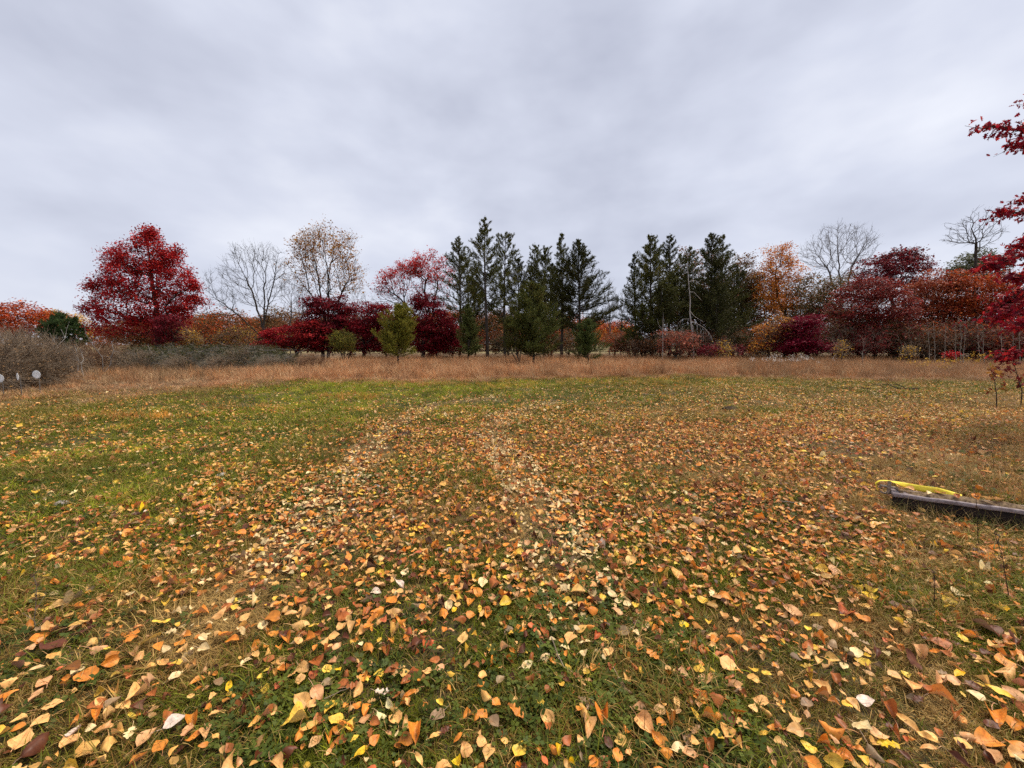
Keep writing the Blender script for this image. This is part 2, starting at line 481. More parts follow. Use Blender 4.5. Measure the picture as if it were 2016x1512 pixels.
def build_tall_grass():
    meshes = [blade_clump("tall_grass_clump", 32, 0.35, 1.0, 0.0065, 0.13, (0.05, 0.7), M_GRASS, 400 + i, 3) for i in range(6)]
    meshes += [blade_clump("low_dry_clump", 22, 0.10, 0.30, 0.008, 0.10, (0.3, 1.5), M_GRASS, 430 + i, 3) for i in range(4)]
    r = np.random.default_rng(41); pos, rot, scl, idx, tint = [], [], [], [], []
    def add(x, y, ids, s, zs, t):
        n = len(x)
        pos.append(np.stack([x, y, gz(x, y)], -1)); rot.append(np.stack([r.normal(0, .07, n), r.normal(0, .07, n), r.uniform(0, 6.28, n)], -1))
        scl.append(np.stack([s, s, zs], -1)); idx.append(ids); tint.append(t)
    pal = np.array([lin(200, 152, 110), lin(176, 126, 88), lin(214, 178, 134), lin(146, 106, 76), lin(200, 138, 88)])
    # the tall band behind the mown field
    n = 30000
    x = r.uniform(-16, 42, n); y = r.uniform(13, 40, n)
    e = edge_y(x) + (vn1(x, y) - 0.5) * 2.6
    px, py, _ = proj(x, y, gz(x, y))
    k = (y > e) & (px > 420 + (vn1(x, y) - .5) * 160) & (r.random(n) < np.interp(y - e, [0, 8, 25], [1, 0.8, 0.4])); x, y, e, px = x[k], y[k], e[k], px[k]; n = len(x)
    ht = np.interp(px, [400, 520, 700, 1200, 1700, 1950, 2100], [.28, .58, .74, .78, .70, .56, .5]) * r.uniform(.6, 1.2, n) * (.65 + .7 * vn1(x + 9, y)) * np.interp(y - e, [0, 1.1], [.35, 1])
    t = pal[r.integers(0, 5, n)] * r.uniform(.45, 1.35, (n, 1)) * (0.7 + 0.6 * vn1(x, y))[:, None]
    grey = (px > 1450) & (r.random(n) < 0.5); t = np.where(grey[:, None], lin(150, 116, 84) * r.uniform(.6, 1.1, (n, 1)), t)
    add(x, y, r.integers(0, 6, n), r.uniform(.8, 1.3, n), ht, t)
    n = 5200; x = r.uniform(-16, 30, n); y = edge_y(x) - np.abs(r.normal(0, .9, n)) + .5; px, py, _ = proj(x, y, gz(x, y)); k = (vn1(x, y) * .6 + vn2(x, y) * .4 > .42) & (px > 330); x, y = x[k], y[k]; n = len(x)
    add(x, y, r.integers(6, 10, n), r.uniform(.5, 1.1, n), r.uniform(.3, .9, n) * np.clip(1.1 - (edge_y(x) - y) * .5, .3, 1), pal[r.integers(0, 5, n)] * r.uniform(.5, 1.1, (n, 1)))
    # low dry growth at the left, between the field and the thicket
    n = 9000
    x = r.uniform(-34, -7, n); y = r.uniform(8.5, 24, n); px, py, _ = proj(x, y, gz(x, y))
    k = (y > edge_y(x) - 1.2 - 2.5 * vn1(x, y)) & (px > -120) & (px < 560); x, y, px = x[k], y[k], px[k]; n = len(x)
    t = pal[r.integers(0, 5, n)] * r.uniform(.55, 1.1, (n, 1)); t = np.where((r.random(n) < .45)[:, None], lin(150, 122, 88) * r.uniform(.6, 1.1, (n, 1)), t)
    hi = (y > edge_y(x) + 3) & (r.random(n) < 0.25)
    add(x, y, np.where(hi, r.integers(0, 6, n), r.integers(6, 10, n)), r.uniform(.8, 1.5, n), np.where(hi, r.uniform(.4, .8, n), r.uniform(.35, .9, n)), t)
    # orange and yellow tufts on the edge of the field
    for cx, cy, w, h, m, c in ((1290, 750, 150, 8, 160, (232, 160, 60)), (1180, 752, 200, 6, 90, (226, 170, 66)), (700, 783, 45, 5, 60, (222, 140, 72)), (860, 757, 80, 4, 90, (220, 140, 80)),
                               (960, 760, 50, 5, 60, (226, 165, 66)), (640, 748, 120, 4, 120, (226, 138, 84)), (330, 822, 22, 4, 22, (228, 150, 60)), (215, 822, 40, 4, 40, (216, 140, 70)),
                               (1640, 741, 100, 4, 110, (222, 142, 84)), (1760, 742, 70, 4, 110, (230, 150, 84)), (480, 760, 50, 5, 60, (214, 130, 76)), (500, 803, 60, 4, 25, (214, 150, 74)), (250, 845, 14, 3, 8, (230, 160, 60))):
        m = int(m * .6); q = np.array([G(a, b)[:2] for a, b in zip(r.normal(cx, w * .8, m), r.normal(cy, h * .8, m))])
        t = lin(*c) * r.uniform(.5, 1.15, (m, 1)) * np.array((.92, 1., 1.1))
        add(q[:, 0], q[:, 1], r.integers(6, 10, m), r.uniform(.5, 1.0, m), r.uniform(.45, .9, m), t)
    # dry wisps along the right side of the field
    n = 380
    px_ = r.uniform(1700, 2090, n); py_ = r.uniform(770, 1010, n)
    k = r.random(n) < np.clip((px_ - 1650) / 350, 0, 1); q = np.array([G(a, b)[:2] for a, b in zip(px_[k], py_[k])]); n = len(q)
    add(q[:, 0], q[:, 1], r.integers(6, 10, n), r.uniform(.4, .9, n), r.uniform(.5, 1.1, n), np.where((r.random(n) < .5)[:, None], lin(190, 150, 98), lin(150, 116, 74)) * r.uniform(.7, 1.2, (n, 1)))
    gn_scatter("tall_grass", np.concatenate(pos), np.concatenate(rot), np.concatenate(scl), np.concatenate(idx), np.concatenate(tint), meshes,
               "tall reddish brown dry grass in a band along the trees", "tall grass")
build_tall_grass()

# ------------------------------------------------------------------ fallen leaves
def leaf_mat(name, use_object):
    m, n, l = new_mat(name)
    out = n.new("ShaderNodeOutputMaterial"); p = n.new("ShaderNodeBsdfPrincipled")
    if use_object:
        oi = n.new("ShaderNodeObjectInfo"); c = oi.outputs["Color"]
    else:
        a = n.new("ShaderNodeAttribute"); a.attribute_type = 'INSTANCER'; a.attribute_name = "tint"; c = a.outputs["Color"]
    uv = n.new("ShaderNodeUVMap"); uv.uv_map = "UVMap"
    sep = n.new("ShaderNodeSeparateXYZ"); l.new(uv.outputs[0], sep.inputs[0])
    def mt(op, a, b=None, clamp=False):
        x = n.new("ShaderNodeMath"); x.operation = op; x.use_clamp = clamp
        for i, v in enumerate((a, b)):
            if v is None: continue
            if isinstance(v, (int, float)): x.inputs[i].default_value = v
            else: l.new(v, x.inputs[i])
        return x.outputs[0]
    s = mt('ABSOLUTE', sep.outputs[0]); t = sep.outputs[1]
    mid = mt('LESS_THAN', s, 0.055)
    fr = mt('FRACT', mt('SUBTRACT', mt('MULTIPLY', t, 7.0), mt('MULTIPLY', s, 1.5)))
    side = mt('MULTIPLY', mt('LESS_THAN', fr, 0.13), 0.55)
    vein = mt('MAXIMUM', mid, side)
    g = n.new("ShaderNodeNewGeometry")
    def noise(sc, det=4):
        x = n.new("ShaderNodeTexNoise"); x.inputs["Scale"].default_value = sc; x.inputs["Detail"].default_value = det
        l.new(g.outputs["Position"], x.inputs["Vector"]); return x.outputs["Fac"]
    mr = n.new("ShaderNodeMapRange"); mr.inputs["From Min"].default_value = 0.3; mr.inputs["From Max"].default_value = 0.7
    mr.inputs["To Min"].default_value = 0.72; mr.inputs["To Max"].default_value = 1.22
    l.new(noise(45), mr.inputs["Value"])
    def mix(bt, fac, a, b):
        x = n.new("ShaderNodeMix"); x.data_type = 'RGBA'; x.blend_type = bt
        for i, v in ((0, fac), (6, a), (7, b)):
            if isinstance(v, (int, float)): x.inputs[i].default_value = v
            elif isinstance(v, tuple): x.inputs[i].default_value = v
            else: l.new(v, x.inputs[i])
        return x.outputs[2]
    c = mix('MULTIPLY', 1.0, c, mr.outputs[0])
    c = mix('MULTIPLY', mt('MULTIPLY', vein, 0.38), c, (0.45, 0.25, 0.12, 1))
    sp = n.new("ShaderNodeMapRange"); sp.inputs["From Min"].default_value = 0.66; sp.inputs["From Max"].default_value = 0.72
    l.new(noise(140, 2), sp.inputs["Value"])
    c = mix('MULTIPLY', mt('MULTIPLY', sp.outputs[0], 0.7), c, (0.35, 0.2, 0.11, 1))
    bl = n.new("ShaderNodeMapRange"); bl.inputs["From Min"].default_value = 0.52; bl.inputs["From Max"].default_value = 0.66
    l.new(noise(26, 3), bl.inputs["Value"])
    c = mix('MULTIPLY', mt('MULTIPLY', bl.outputs[0], 0.45), c, (0.75, 0.5, 0.32, 1))
    c = mix('MIX', mt('MULTIPLY', g.outputs["Backfacing"], 0.25), c, (0.62, 0.43, 0.30, 1))
    l.new(c, p.inputs["Base Color"]); p.inputs["Roughness"].default_value = 0.5; p.inputs["Specular IOR Level"].default_value = 0.35
    tr = n.new("ShaderNodeBsdfTranslucent"); l.new(c, tr.inputs["Color"])
    ms = n.new("ShaderNodeMixShader"); ms.inputs[0].default_value = 0.18
    l.new(p.outputs[0], ms.inputs[1]); l.new(tr.outputs[0], ms.inputs[2]); l.new(ms.outputs[0], out.inputs[0])
    return m
M_FLEAF = leaf_mat("fallen_leaf", False)
M_FLEAF_O = leaf_mat("fallen_leaf_single", True)

def leaf_geo(kind, seed):
    r = np.random.default_rng(seed)
    nt, ns = (19, 3) if kind == "lobed" else (8, 5)
    t = np.linspace(0, 1, nt)
    if kind == "round": w = 0.47 * np.sqrt(np.clip(1 - (2 * t - 1) ** 2, 0, 1)) ** 0.9
    elif kind == "long": w = 0.21 * np.sin(math.pi * t ** 0.85) ** 0.8
    elif kind == "lobed":
        w = 0.30 * np.sin(math.pi * t ** 0.9) ** 0.6 * (0.80 + 0.30 * np.sin(t * 2 * math.pi * 3.2 - 0.6))
    else: w = 0.39 * np.sin(math.pi * t ** 0.72) ** 0.85                      # ovate, widest near the stalk
    w = np.maximum(w, 0.012) * r.uniform(0.92, 1.08, nt)
    s = np.linspace(-1, 1, ns)
    S, T = np.meshgrid(s, t)
    X = S * w[:, None]; Y = T - 0.5
    cup, arch, tw = r.uniform(-0.7, 1.5), r.uniform(-0.4, 0.65), r.uniform(-0.45, 0.45)
    if kind == "curled": cup = r.uniform(2.0, 3.6) * r.choice((-1, 1)); arch = r.uniform(-0.9, 0.9)
    if kind == 'lobed': cup, arch, tw = cup * .4, arch * .4, tw * .4
    fold = abs(r.normal(0, 0.28 if kind != 'lobed' else .1)) * (1 if kind != "round" else 0.3)
    Z = cup * X * X + arch * (Y * Y) + tw * X * Y + fold * np.abs(X) + r.normal(0, 0.022, X.shape) + 0.04 * np.sin(T * 7 + r.uniform(0, 6) + 2.5 * S)
    X = X / (1 + abs(cup) * 0.12)
    Z -= Z.mean()
    v = np.stack([X, Y, Z], -1).reshape(-1, 3); uv = np.stack([S, T], -1).reshape(-1, 2)
    a = (np.arange(nt - 1)[:, None] * ns + np.arange(ns - 1)[None]).ravel()
    q = np.stack([a, a + 1, a + ns + 1, a + ns], -1)
    # stalk
    p0 = np.array((0, -0.5, Z[0, ns // 2])); b = len(v); sv, suv = [], []
    bend = r.uniform(-.4, .4); L = r.uniform(.25, .6)
    for k in range(4):
        u = k / 3; c = p0 + np.array((bend * u * u * L, -u * L, 0.10 * math.sin(u * 2))); sv += [c - (0.013, 0, 0), c + (0.013, 0, 0)]; suv += [(0, 0.02)] * 2
    v = np.concatenate([v, sv]); uv = np.concatenate([uv, suv])
    q = np.concatenate([q, [(b + 2 * k, b + 2 * k + 1, b + 2 * k + 3, b + 2 * k + 2) for k in range(3)]])
    return v, q, uv
KINDS = ["ovate"] * 12 + ["round"] * 3 + ["long"] * 3 + ["curled"] * 8 + ["lobed"] * 3
def leaf_meshes(mat, base): return [np_mesh("fallen_leaf", *(lambda g: (g[0], g[1], None, [mat], None, g[2]))(leaf_geo(k, base + i)), smooth=True) for i, k in enumerate(KINDS)]
LEAF_M = leaf_meshes(M_FLEAF, 600)
LEAF_O = leaf_meshes(M_FLEAF_O, 700)
LC = dict(p=(240, 184, 112), o=(228, 144, 54), y=(246, 198, 74), b=(178, 104, 50), d=(104, 56, 32), k=(224, 170, 116), c=(248, 216, 158),
          g=(150, 124, 92), w=(238, 216, 196), t=(230, 178, 96), r=(206, 108, 62), Y=(250, 196, 36))
LNAME = dict(p="peach coloured", o="orange", y="yellow", b="brown", d="dark maroon brown", k="dusty pink", c="pale cream", g="greyish brown", w="whitish", t="tan", r="reddish orange", Y="bright yellow")
LCA = {k: np.minimum(lin(*v) * 1.0, 0.92) for k, v in LC.items()}

# the leaves that show largest: place (in the photograph's own strips), width, colour [, kind]
STRIPS = {0: """1090,640,140,y 1170,510,110,y 1195,360,90,y 960,610,130,o,lobed 630,905,160,o,round 990,1045,140,p 1110,1035,100,b 820,1100,110,g 890,1120,110,p 390,1120,120,p 310,1225,120,p
145,1220,90,p 545,1300,120,w 520,1375,150,p 660,1290,80,c 640,1440,190,t 790,1400,150,t 865,1325,90,t 1070,1340,150,k 1365,1305,110,k 1490,1310,110,k 1400,1350,110,o 1160,1420,130,o 1270,1240,140,w
1400,1220,120,o 1240,1180,110,b 1660,970,115,Y,long 1580,950,95,g,round 1280,890,110,c 1430,930,100,o 1590,440,100,p 1700,395,70,y 1780,465,90,p 700,125,100,b 745,200,90,o 480,290,150,d,long 430,380,110,p
520,350,130,g 240,340,140,t 380,690,180,d 310,605,130,o 610,580,130,d 680,640,100,p 265,855,100,c,long 400,750,100,t 170,1370,170,p 270,1400,190,d,curled 60,1140,90,d 60,1040,110,o 270,1035,110,k
1300,660,85,o 1150,690,90,o 1020,755,90,p 960,730,90,k 1780,790,100,c 1640,600,120,o 20,1320,90,y 1640,1080,60,o 720,690,110,k 320,940,120,k 1180,810,90,p 1680,640,100,o 560,870,100,c""",
504: """285,1230,180,y 330,1100,150,p 410,1100,95,p 450,1040,130,k 540,1120,125,y 580,1220,125,y 310,1340,100,o 435,1385,125,k 615,1375,100,b 630,965,105,b,round 735,1010,110,p 915,1010,105,w,lobed
1010,1030,90,b 720,1110,80,o 810,1145,100,o 1010,1205,130,p,round 800,1210,120,k 865,1250,90,b 960,1315,80,k,long 770,1455,145,Y,long 860,1380,90,o 1160,1300,150,o,curled 1310,1180,130,g
1300,1340,100,t,long 1220,1110,60,o 1460,1360,90,o,long 1640,1185,100,o 1710,1240,120,g 1630,1380,110,p 1660,1045,100,t,curled 1740,1100,80,o 1520,1450,125,p 1680,1450,130,p 1090,930,100,b 1080,870,80,t
890,885,80,y 1235,875,80,p 1330,840,80,k 1410,890,60,y 1290,790,90,b 1700,695,85,y 1800,690,85,k 1500,620,110,p 1575,590,50,y 530,850,105,y 600,855,60,Y 420,890,90,r 320,920,100,p 440,790,150,b 550,790,85,k
590,690,90,k 500,650,85,p 565,600,85,p 820,690,120,o,curled 130,585,80,o 225,620,110,o,curled 200,590,90,d 330,520,130,p 50,525,100,c 840,490,100,o 975,340,110,o 1360,430,120,o 1435,415,50,Y,round
1640,220,100,c 870,280,90,w 1040,220,140,w,long 1600,290,90,o 1550,350,90,o 1800,370,110,y 1570,160,60,y 1618,410,80,y,long 1640,900,90,p 1770,930,90,g 510,960,110,g 180,960,90,r 830,130,90,t 1080,130,80,c""",
1008: """655,320,62,y,round 890,375,76,y,round 1243,525,82,Y,round 1375,345,85,y,round 395,345,80,y 485,280,130,t 600,235,90,p 590,420,110,o 760,420,90,k 60,560,100,o 150,550,100,r 130,460,70,p 420,620,130,p 610,610,80,r
800,580,120,g 690,730,110,p 920,690,100,o 1610,620,110,o,curled 1310,650,100,b,curled 1440,670,80,p 240,760,90,c 720,830,90,r 1570,830,150,p 1380,930,120,k 1740,860,90,y 1830,885,80,y 120,920,100,b,curled
260,1010,90,b 355,965,60,y 810,980,130,g 840,930,90,p 545,1090,150,g,lobed 625,1050,90,b 680,1080,95,p 250,1200,145,p 215,1110,80,y 655,1190,160,o,curled 960,1265,185,p 1065,1155,100,k,round 1075,1255,90,o,round
920,1140,105,k 1190,1100,120,p,long 1190,1170,100,k 1320,1175,110,y,long 1410,1200,110,o 545,1280,150,p 780,1380,125,t 1060,1380,150,o 1120,1460,115,o,curled 1250,1350,100,g 1190,1440,115,c 1290,1475,125,k
1315,1390,80,t 1555,1300,150,t 1480,1350,110,y 1420,1420,120,b,curled 1640,1355,90,d 1650,1240,90,p 1790,1080,120,p 1810,1320,90,y,long 60,1430,145,y 300,1430,85,o 340,1450,70,Y 400,1370,90,b 760,1490,110,o 835,1470,80,p
460,460,70,o,long 1180,150,130,t 855,60,110,p 1790,400,110,p 1540,320,120,o""",
1512: """735,305,110,Y 925,115,100,o 1460,220,120,Y,round 1665,405,120,Y,round 1390,300,150,c 1300,345,120,y 1300,395,120,Y,long 380,115,90,y 480,130,120,k 660,465,130,o 980,400,175,d 1010,440,110,p 1570,550,205,d
1260,670,150,b 1080,710,130,k 360,540,95,g 490,530,120,p 180,420,145,k 340,465,90,y,long 285,545,60,y,round 340,695,65,y,round 630,730,110,c 545,825,75,c 460,775,100,t 845,740,70,c 910,715,95,p 1040,790,140,d
915,890,100,p 1375,885,140,Y,long 1400,625,90,y 1700,790,150,o 1720,870,190,p 1030,975,150,p 1260,1050,145,o 1495,1040,100,c 1670,1030,160,y,long 1755,1030,135,k 285,965,95,t 380,985,130,p 270,1110,100,g
280,1185,75,k 565,1110,95,y 700,1080,120,w 860,1130,135,b 675,1280,155,c 760,1380,100,t 860,1400,150,Y,lobed 800,1340,120,k 190,1300,130,p 450,1290,150,o,curled 990,1230,190,p,long 290,1415,110,y 85,1400,90,p
1160,1330,100,p 1640,1200,165,o 1770,1260,145,o 1580,1370,205,o 1390,1400,130,t 1440,1350,100,k 1800,1420,140,o 1790,1480,150,p 1150,1440,125,p,long 770,1480,130,g 650,1440,85,o 570,1490,120,o 1820,560,100,t
1600,1250,100,d 1300,930,130,k 1480,970,110,d"""}

def build_single_leaves():
    r = np.random.default_rng(77); byk = {}
    for i, k in enumerate(KINDS): byk.setdefault(k, []).append(i)
    spots = []
    for ox, txt in STRIPS.items():
        for it in txt.split():
            f = it.split(",")
            px, py = ox + int(f[0]) / 3.671, 1100 + int(f[1]) / 3.671
            g = G(px, py); zc = float((g - CAM) @ FW)
            size = int(f[2]) / 3.671 * zc / F
            kind = f[4] if len(f) > 4 else ("curled" if r.random() < 0.22 else "ovate")
            col = f[3]
            o = link("fallen_leaf", LEAF_O[int(r.choice(byk[kind]))])
            s = size * {"round": 1.02, "long": 1.1, "lobed": 1.15, "curled": 1.2}.get(kind, 1.1) * 0.85
            tl = abs(r.normal(0, 0.22)) + 0.04; az = r.uniform(0, 6.28)
            if kind == 'lobed': tl = .12
            o.rotation_euler = (tl * math.cos(az), tl * math.sin(az), r.uniform(0, 6.28))
            o.location = (g[0], g[1], g[2] + 0.030 + 0.24 * s * math.sin(tl) + r.uniform(0, .012)); o.scale = (s, s, s)
            c = LCA[col] * r.uniform(.86, 1.08) * r.uniform(.95, 1.05, 3); o.color = (*np.minimum(c, .92), 1)
            big = "large" if int(f[2]) > 138 else ("small" if int(f[2]) < 88 else "medium sized")
            shape = {"round": "round ", "long": "narrow ", "lobed": "lobed ", "curled": "curled "}.get(kind, "")
            row = "near the bottom edge" if py > 1420 else ("in the lower grass" if py > 1310 else ("in the middle foreground" if py > 1200 else "in the upper foreground"))
            cn = min(int(px // 252), 7)
            colw = ["far left", "left", "left of centre", "just left of centre", "just right of centre", "right of centre", "right", "far right"][cn]
            lab = "%s %s %sfallen leaf %s, %s" % (big, LNAME[col], shape, row, colw)
            tag(o, lab, "leaf", "%s fallen leaves" % LNAME[col])
            spots.append((g[0], g[1], s))
    return np.array(spots)
SPOTS = build_single_leaves()

def build_leaf_litter():
    r = np.random.default_rng(88)
    xy = field_points([(0.35, 1.4, 700), (1.4, 3.2, 860), (3.2, 9, 760), (9, 22, 420)], 89, margin=0.3)
    n = len(xy); x, y = xy.T; z = gz(x, y); px, py, zc = proj(x, y, z)
    d = table(DENS, px, py) * (0.25 + 1.5 * vn1(x, y)) * (0.25 + 1.5 * vn2(x, y)) * (.9 + .35 * vn4(x, y)); d = d * 1.0 + track(x, y) * .10
    k = (r.random(n) < np.clip(d, 0, 1)) & ~in_beam(x, y, .02, .02)
    inz = (py > 1100) & (py < 1512) & (px > 0) & (px < 2016)
    dm = np.min(np.hypot(x[inz][:, None] - SPOTS[None, :, 0], y[inz][:, None] - SPOTS[None, :, 1]) - SPOTS[None, :, 2] * 0.5, axis=1)
    kk = k[inz]; kk &= (dm > 0.004); kk &= r.random(len(kk)) < np.interp(py[inz], [1100, 1220, 1512], [1.0, 0.75, 0.55]); k[inz] = kk
    x, y, z, px, py = x[k], y[k], z[k], px[k], py[k]; n = len(x)
    keys = list("poybdkcgwtrY")
    base = np.array([.20, .24, .07, .19, .10, .07, .03, .02, .002, .10, .03, .005])
    far = np.array([.24, .18, .15, .12, .05, .05, .09, .0, .0, .15, .02, .0])
    right = np.array([.14, .28, .07, .24, .10, .06, .01, .02, .0, .07, .04, .0])
    pal = np.array([LCA[q] for q in keys]); u = r.random(n); tint = np.zeros((n, 3))
    sel = np.where((py < 830) | ((px < 620) & (py < 1000)), 1, np.where(r.random(n) < np.clip((px - 900) / 900, 0, .8), 2, 0))
    for j, w in enumerate((base, far, right)):
        c = np.cumsum(w / w.sum()); q = sel == j; tint[q] = pal[np.minimum(np.searchsorted(c, u[q]), 11)]
    tk = track(x, y); tint = np.where(((tk > .3) & (r.random(n) < .38 * (.4 + vn2(x, y))))[:, None], LCA['c'] * .9, tint)
    tint = np.minimum(tint * np.clip(r.normal(.9, .22, (n, 1)), .3, 1.15), 0.92)
    idx = r.integers(0, len(KINDS), n)
    s = np.clip(r.lognormal(math.log(0.0445), 0.33, n), 0.016, 0.09)
    s = s * np.interp(y, [1.0, 3.5], [.82, .95])
    tilt = np.abs(r.normal(0, 0.25, n)) + 0.03; tilt = np.where(r.random(n) < 0.05, r.uniform(.8, 1.4, n), tilt); az = r.uniform(0, 6.28, n)
    rot = np.stack([tilt * np.cos(az), tilt * np.sin(az), r.uniform(0, 6.28, n)], -1)
    zz = z + 0.020 + r.uniform(0, 0.028, n) + 0.25 * s * np.sin(tilt)
    gn_scatter("leaf_litter", np.stack([x, y, zz], -1), rot, np.stack([s * r.uniform(.72, 1.2, n), s, s * r.uniform(.6, 1.7, n)], -1), idx, tint, LEAF_M,
               "carpet of orange, peach and yellow fallen leaves over the field", "fallen leaves")
build_leaf_litter()

# ------------------------------------------------------------------ branching
def tubes(A, B, ra, rb, sides):
    d = B - A; L = np.linalg.norm(d, axis=1, keepdims=True); d = d / np.maximum(L, 1e-6)
    ref = np.where((np.abs(d[:, 2:3]) > 0.8), np.array([[1.0, 0, 0]]), np.array([[0, 0, 1.0]]))
    u = np.cross(d, ref); u /= np.maximum(np.linalg.norm(u, axis=1, keepdims=True), 1e-6); w = np.cross(d, u)
    n = len(A); a = np.arange(sides) * 2 * math.pi / sides
    ring = u[:, None] * np.cos(a)[None, :, None] + w[:, None] * np.sin(a)[None, :, None]
    A2 = A - d * np.minimum(ra[:, None] * 0.4, 0.03); v = np.concatenate([A2[:, None] + ring * ra[:, None, None], B[:, None] + ring * rb[:, None, None]], 1)
    b = (np.arange(n) * 2 * sides)[:, None]; j = np.arange(sides)[None]; k = (j + 1) % sides
    q = np.stack([b + j, b + k, b + sides + k, b + sides + j], -1).reshape(-1, 4)
    return v.reshape(-1, 3), q

def merge(parts):
    V, Q, o = [], [], 0
    for v, q in parts:
        V.append(v); Q.append(q + o); o += len(v)
    return np.concatenate(V), np.concatenate(Q)

def grow(pts, trunk, bf=0.35, jitter=0.0, seed=0, rtip=0.008, expo=2.1, smooth=2):
    """Joins crown points into a branching tree that starts from the trunk chain(s)."""
    r = np.random.default_rng(seed)
    pos = [np.asarray(t, float) for t in trunk[0]]; par = [-1] + list(range(len(trunk[0]) - 1))
    for ch in trunk[1:]:                                     # extra stems leave from the first node given
        b = len(pos); pos += [np.asarray(t, float) for t in ch[1]]; par += [ch[0]] + list(range(b, b + len(ch[1]) - 1))
    pos = np.array(pos); nt = len(pos); path = np.zeros(nt)
    for i in range(1, nt): path[i] = path[par[i]] + np.linalg.norm(pos[i] - pos[par[i]])
    N = len(pts); lo = max(1, int(nt * 0.35)) if len(trunk) == 1 else 1
    D = np.linalg.norm(pts[:, None] - pos[None, lo:], axis=2) + bf * path[None, lo:]
    best = D.argmin(1) + lo; cost = D.min(1)
    P_ = np.concatenate([pos, pts]); parent = np.array(par + [-1] * N); pl = np.concatenate([path, np.zeros(N)])
    done = np.zeros(N, bool); order = list(range(nt))
    for _ in range(N):
        i = int(np.where(done, 1e9, cost).argmin()); done[i] = True; g = nt + i
        parent[g] = best[i]; pl[g] = pl[best[i]] + np.linalg.norm(P_[g] - P_[best[i]]); order.append(g)
        c = np.linalg.norm(pts - pts[i], axis=1) + bf * pl[g]; m = c < cost; cost[m] = c[m]; best[m] = g
    # straighten the paths a little
    for _ in range(smooth):
        acc = np.zeros_like(P_); cnt = np.zeros(len(P_)); k = parent >= 0
        np.add.at(acc, parent[k], P_[k]); np.add.at(cnt, parent[k], 1)
        mv = (cnt > 0) & (parent >= 0) & (np.arange(len(P_)) >= nt)
        ch = acc[mv] / cnt[mv][:, None]; P_[mv] = P_[mv] * 0.5 + 0.25 * ch + 0.25 * P_[parent[mv]]
    tips = np.ones(len(P_)); haschild = np.zeros(len(P_), bool); haschild[parent[parent >= 0]] = True
    tips[haschild] = 0.15
    for g in reversed(order):
        if parent[g] >= 0: tips[parent[g]] += tips[g]
    rad = rtip * tips ** (1 / expo)
    return P_, parent, rad, ~haschild

def tree_tubes(P_, parent, rad, thick, seed, bend=0.06):
    r = np.random.default_rng(seed)
    k = np.where(parent >= 0)[0]; A, B = P_[parent[k]], P_[k]; rb = rad[k]; ra = np.minimum(rad[parent[k]], rb * 1.35)
    M = (A + B) / 2 + r.normal(0, 1, A.shape) * bend * np.linalg.norm(B - A, axis=1, keepdims=True); rm = (ra + rb) / 2
    A, B, ra, rb = np.concatenate([A, M]), np.concatenate([M, B]), np.concatenate([ra, rm]), np.concatenate([rm, rb])
    big = ra > thick
    return (tubes(A[big], B[big], ra[big], rb[big], 7) if big.any() else None), (tubes(A[~big], B[~big], ra[~big], rb[~big], 3) if (~big).any() else None)

def ellipsoid_points(ells, n, shell, seed):
    r = np.random.default_rng(seed); out = []
    vol = np.array([e[1][0] * e[1][1] * e[1][2] for e in ells]) ** 0.8; cnt = np.maximum(6, (n * vol / vol.sum()).astype(int))
    for (c, rad), m in zip(ells, cnt):
        d = r.normal(0, 1, (m, 3)); d /= np.linalg.norm(d, axis=1, keepdims=True)
        u = r.random((m, 1)) ** (1 / 3 if shell <= 0 else 1 / (3 + shell * 4)); out.append(c + d * u * rad)
    return np.concatenate(out)

def leaf_quads(pos, size, up, seed, droop=0.0, asp=0.62):
    r = np.random.default_rng(seed); n = len(pos)
    nrm = r.normal(0, 1, (n, 3)); nrm[:, 2] = np.abs(nrm[:, 2]) + up; nrm /= np.linalg.norm(nrm, axis=1, keepdims=True)
    t = r.normal(0, 1, (n, 3)); t[:, 2] -= droop; t -= nrm * (t * nrm).sum(1, keepdims=True); t /= np.maximum(np.linalg.norm(t, axis=1, keepdims=True), 1e-6)
    b = np.cross(nrm, t); s = (size * r.lognormal(0, .28, n))[:, None]
    v = np.stack([pos - t * s * .5, pos + b * s * asp * .5 + nrm * s * .08, pos + t * s * .5, pos - b * s * asp * .5 + nrm * s * .08], 1)
    return v.reshape(-1, 3), (np.arange(n)[:, None] * 4 + np.arange(4)[None])

def palette(spec, n, r, pos=None, patch=1.2):
    """spec: list of (sRGB, weight); neighbouring leaves tend to share a colour."""
    c = np.array([lin(*q[0]) for q in spec]); w = np.cumsum([q[1] for q in spec]); w = w / w[-1]
    u = r.random(n)
    if pos is not None:
        ph = r.uniform(0, 6.28, 6)
        g = (np.sin(pos[:, 0] / patch + ph[0]) + np.sin(pos[:, 1] / patch + ph[1]) + np.sin(pos[:, 2] / patch * 1.3 + ph[2]) + np.sin((pos[:, 0] + pos[:, 2]) / patch * 2.1 + ph[3])) / 8 + 0.5
        u = np.clip(0.5 * u + 0.5 * g + r.normal(0, .07, n), 0, 0.999)
    return c[np.searchsorted(w, u)] * r.uniform(.72, 1.3, (n, 1))

def px_ells(ells, Y, base, dep=0.85):
    out = []
    for e in ells:
        cx, cy, rx, ry = e[:4]; dy = e[4] if len(e) > 4 else 0.0
        c = P(cx, cy, Y + dy); m = float((c - CAM) @ FW) / F
        out.append((c - base, np.array((rx * m, rx * m * dep, ry * m))))
    return out

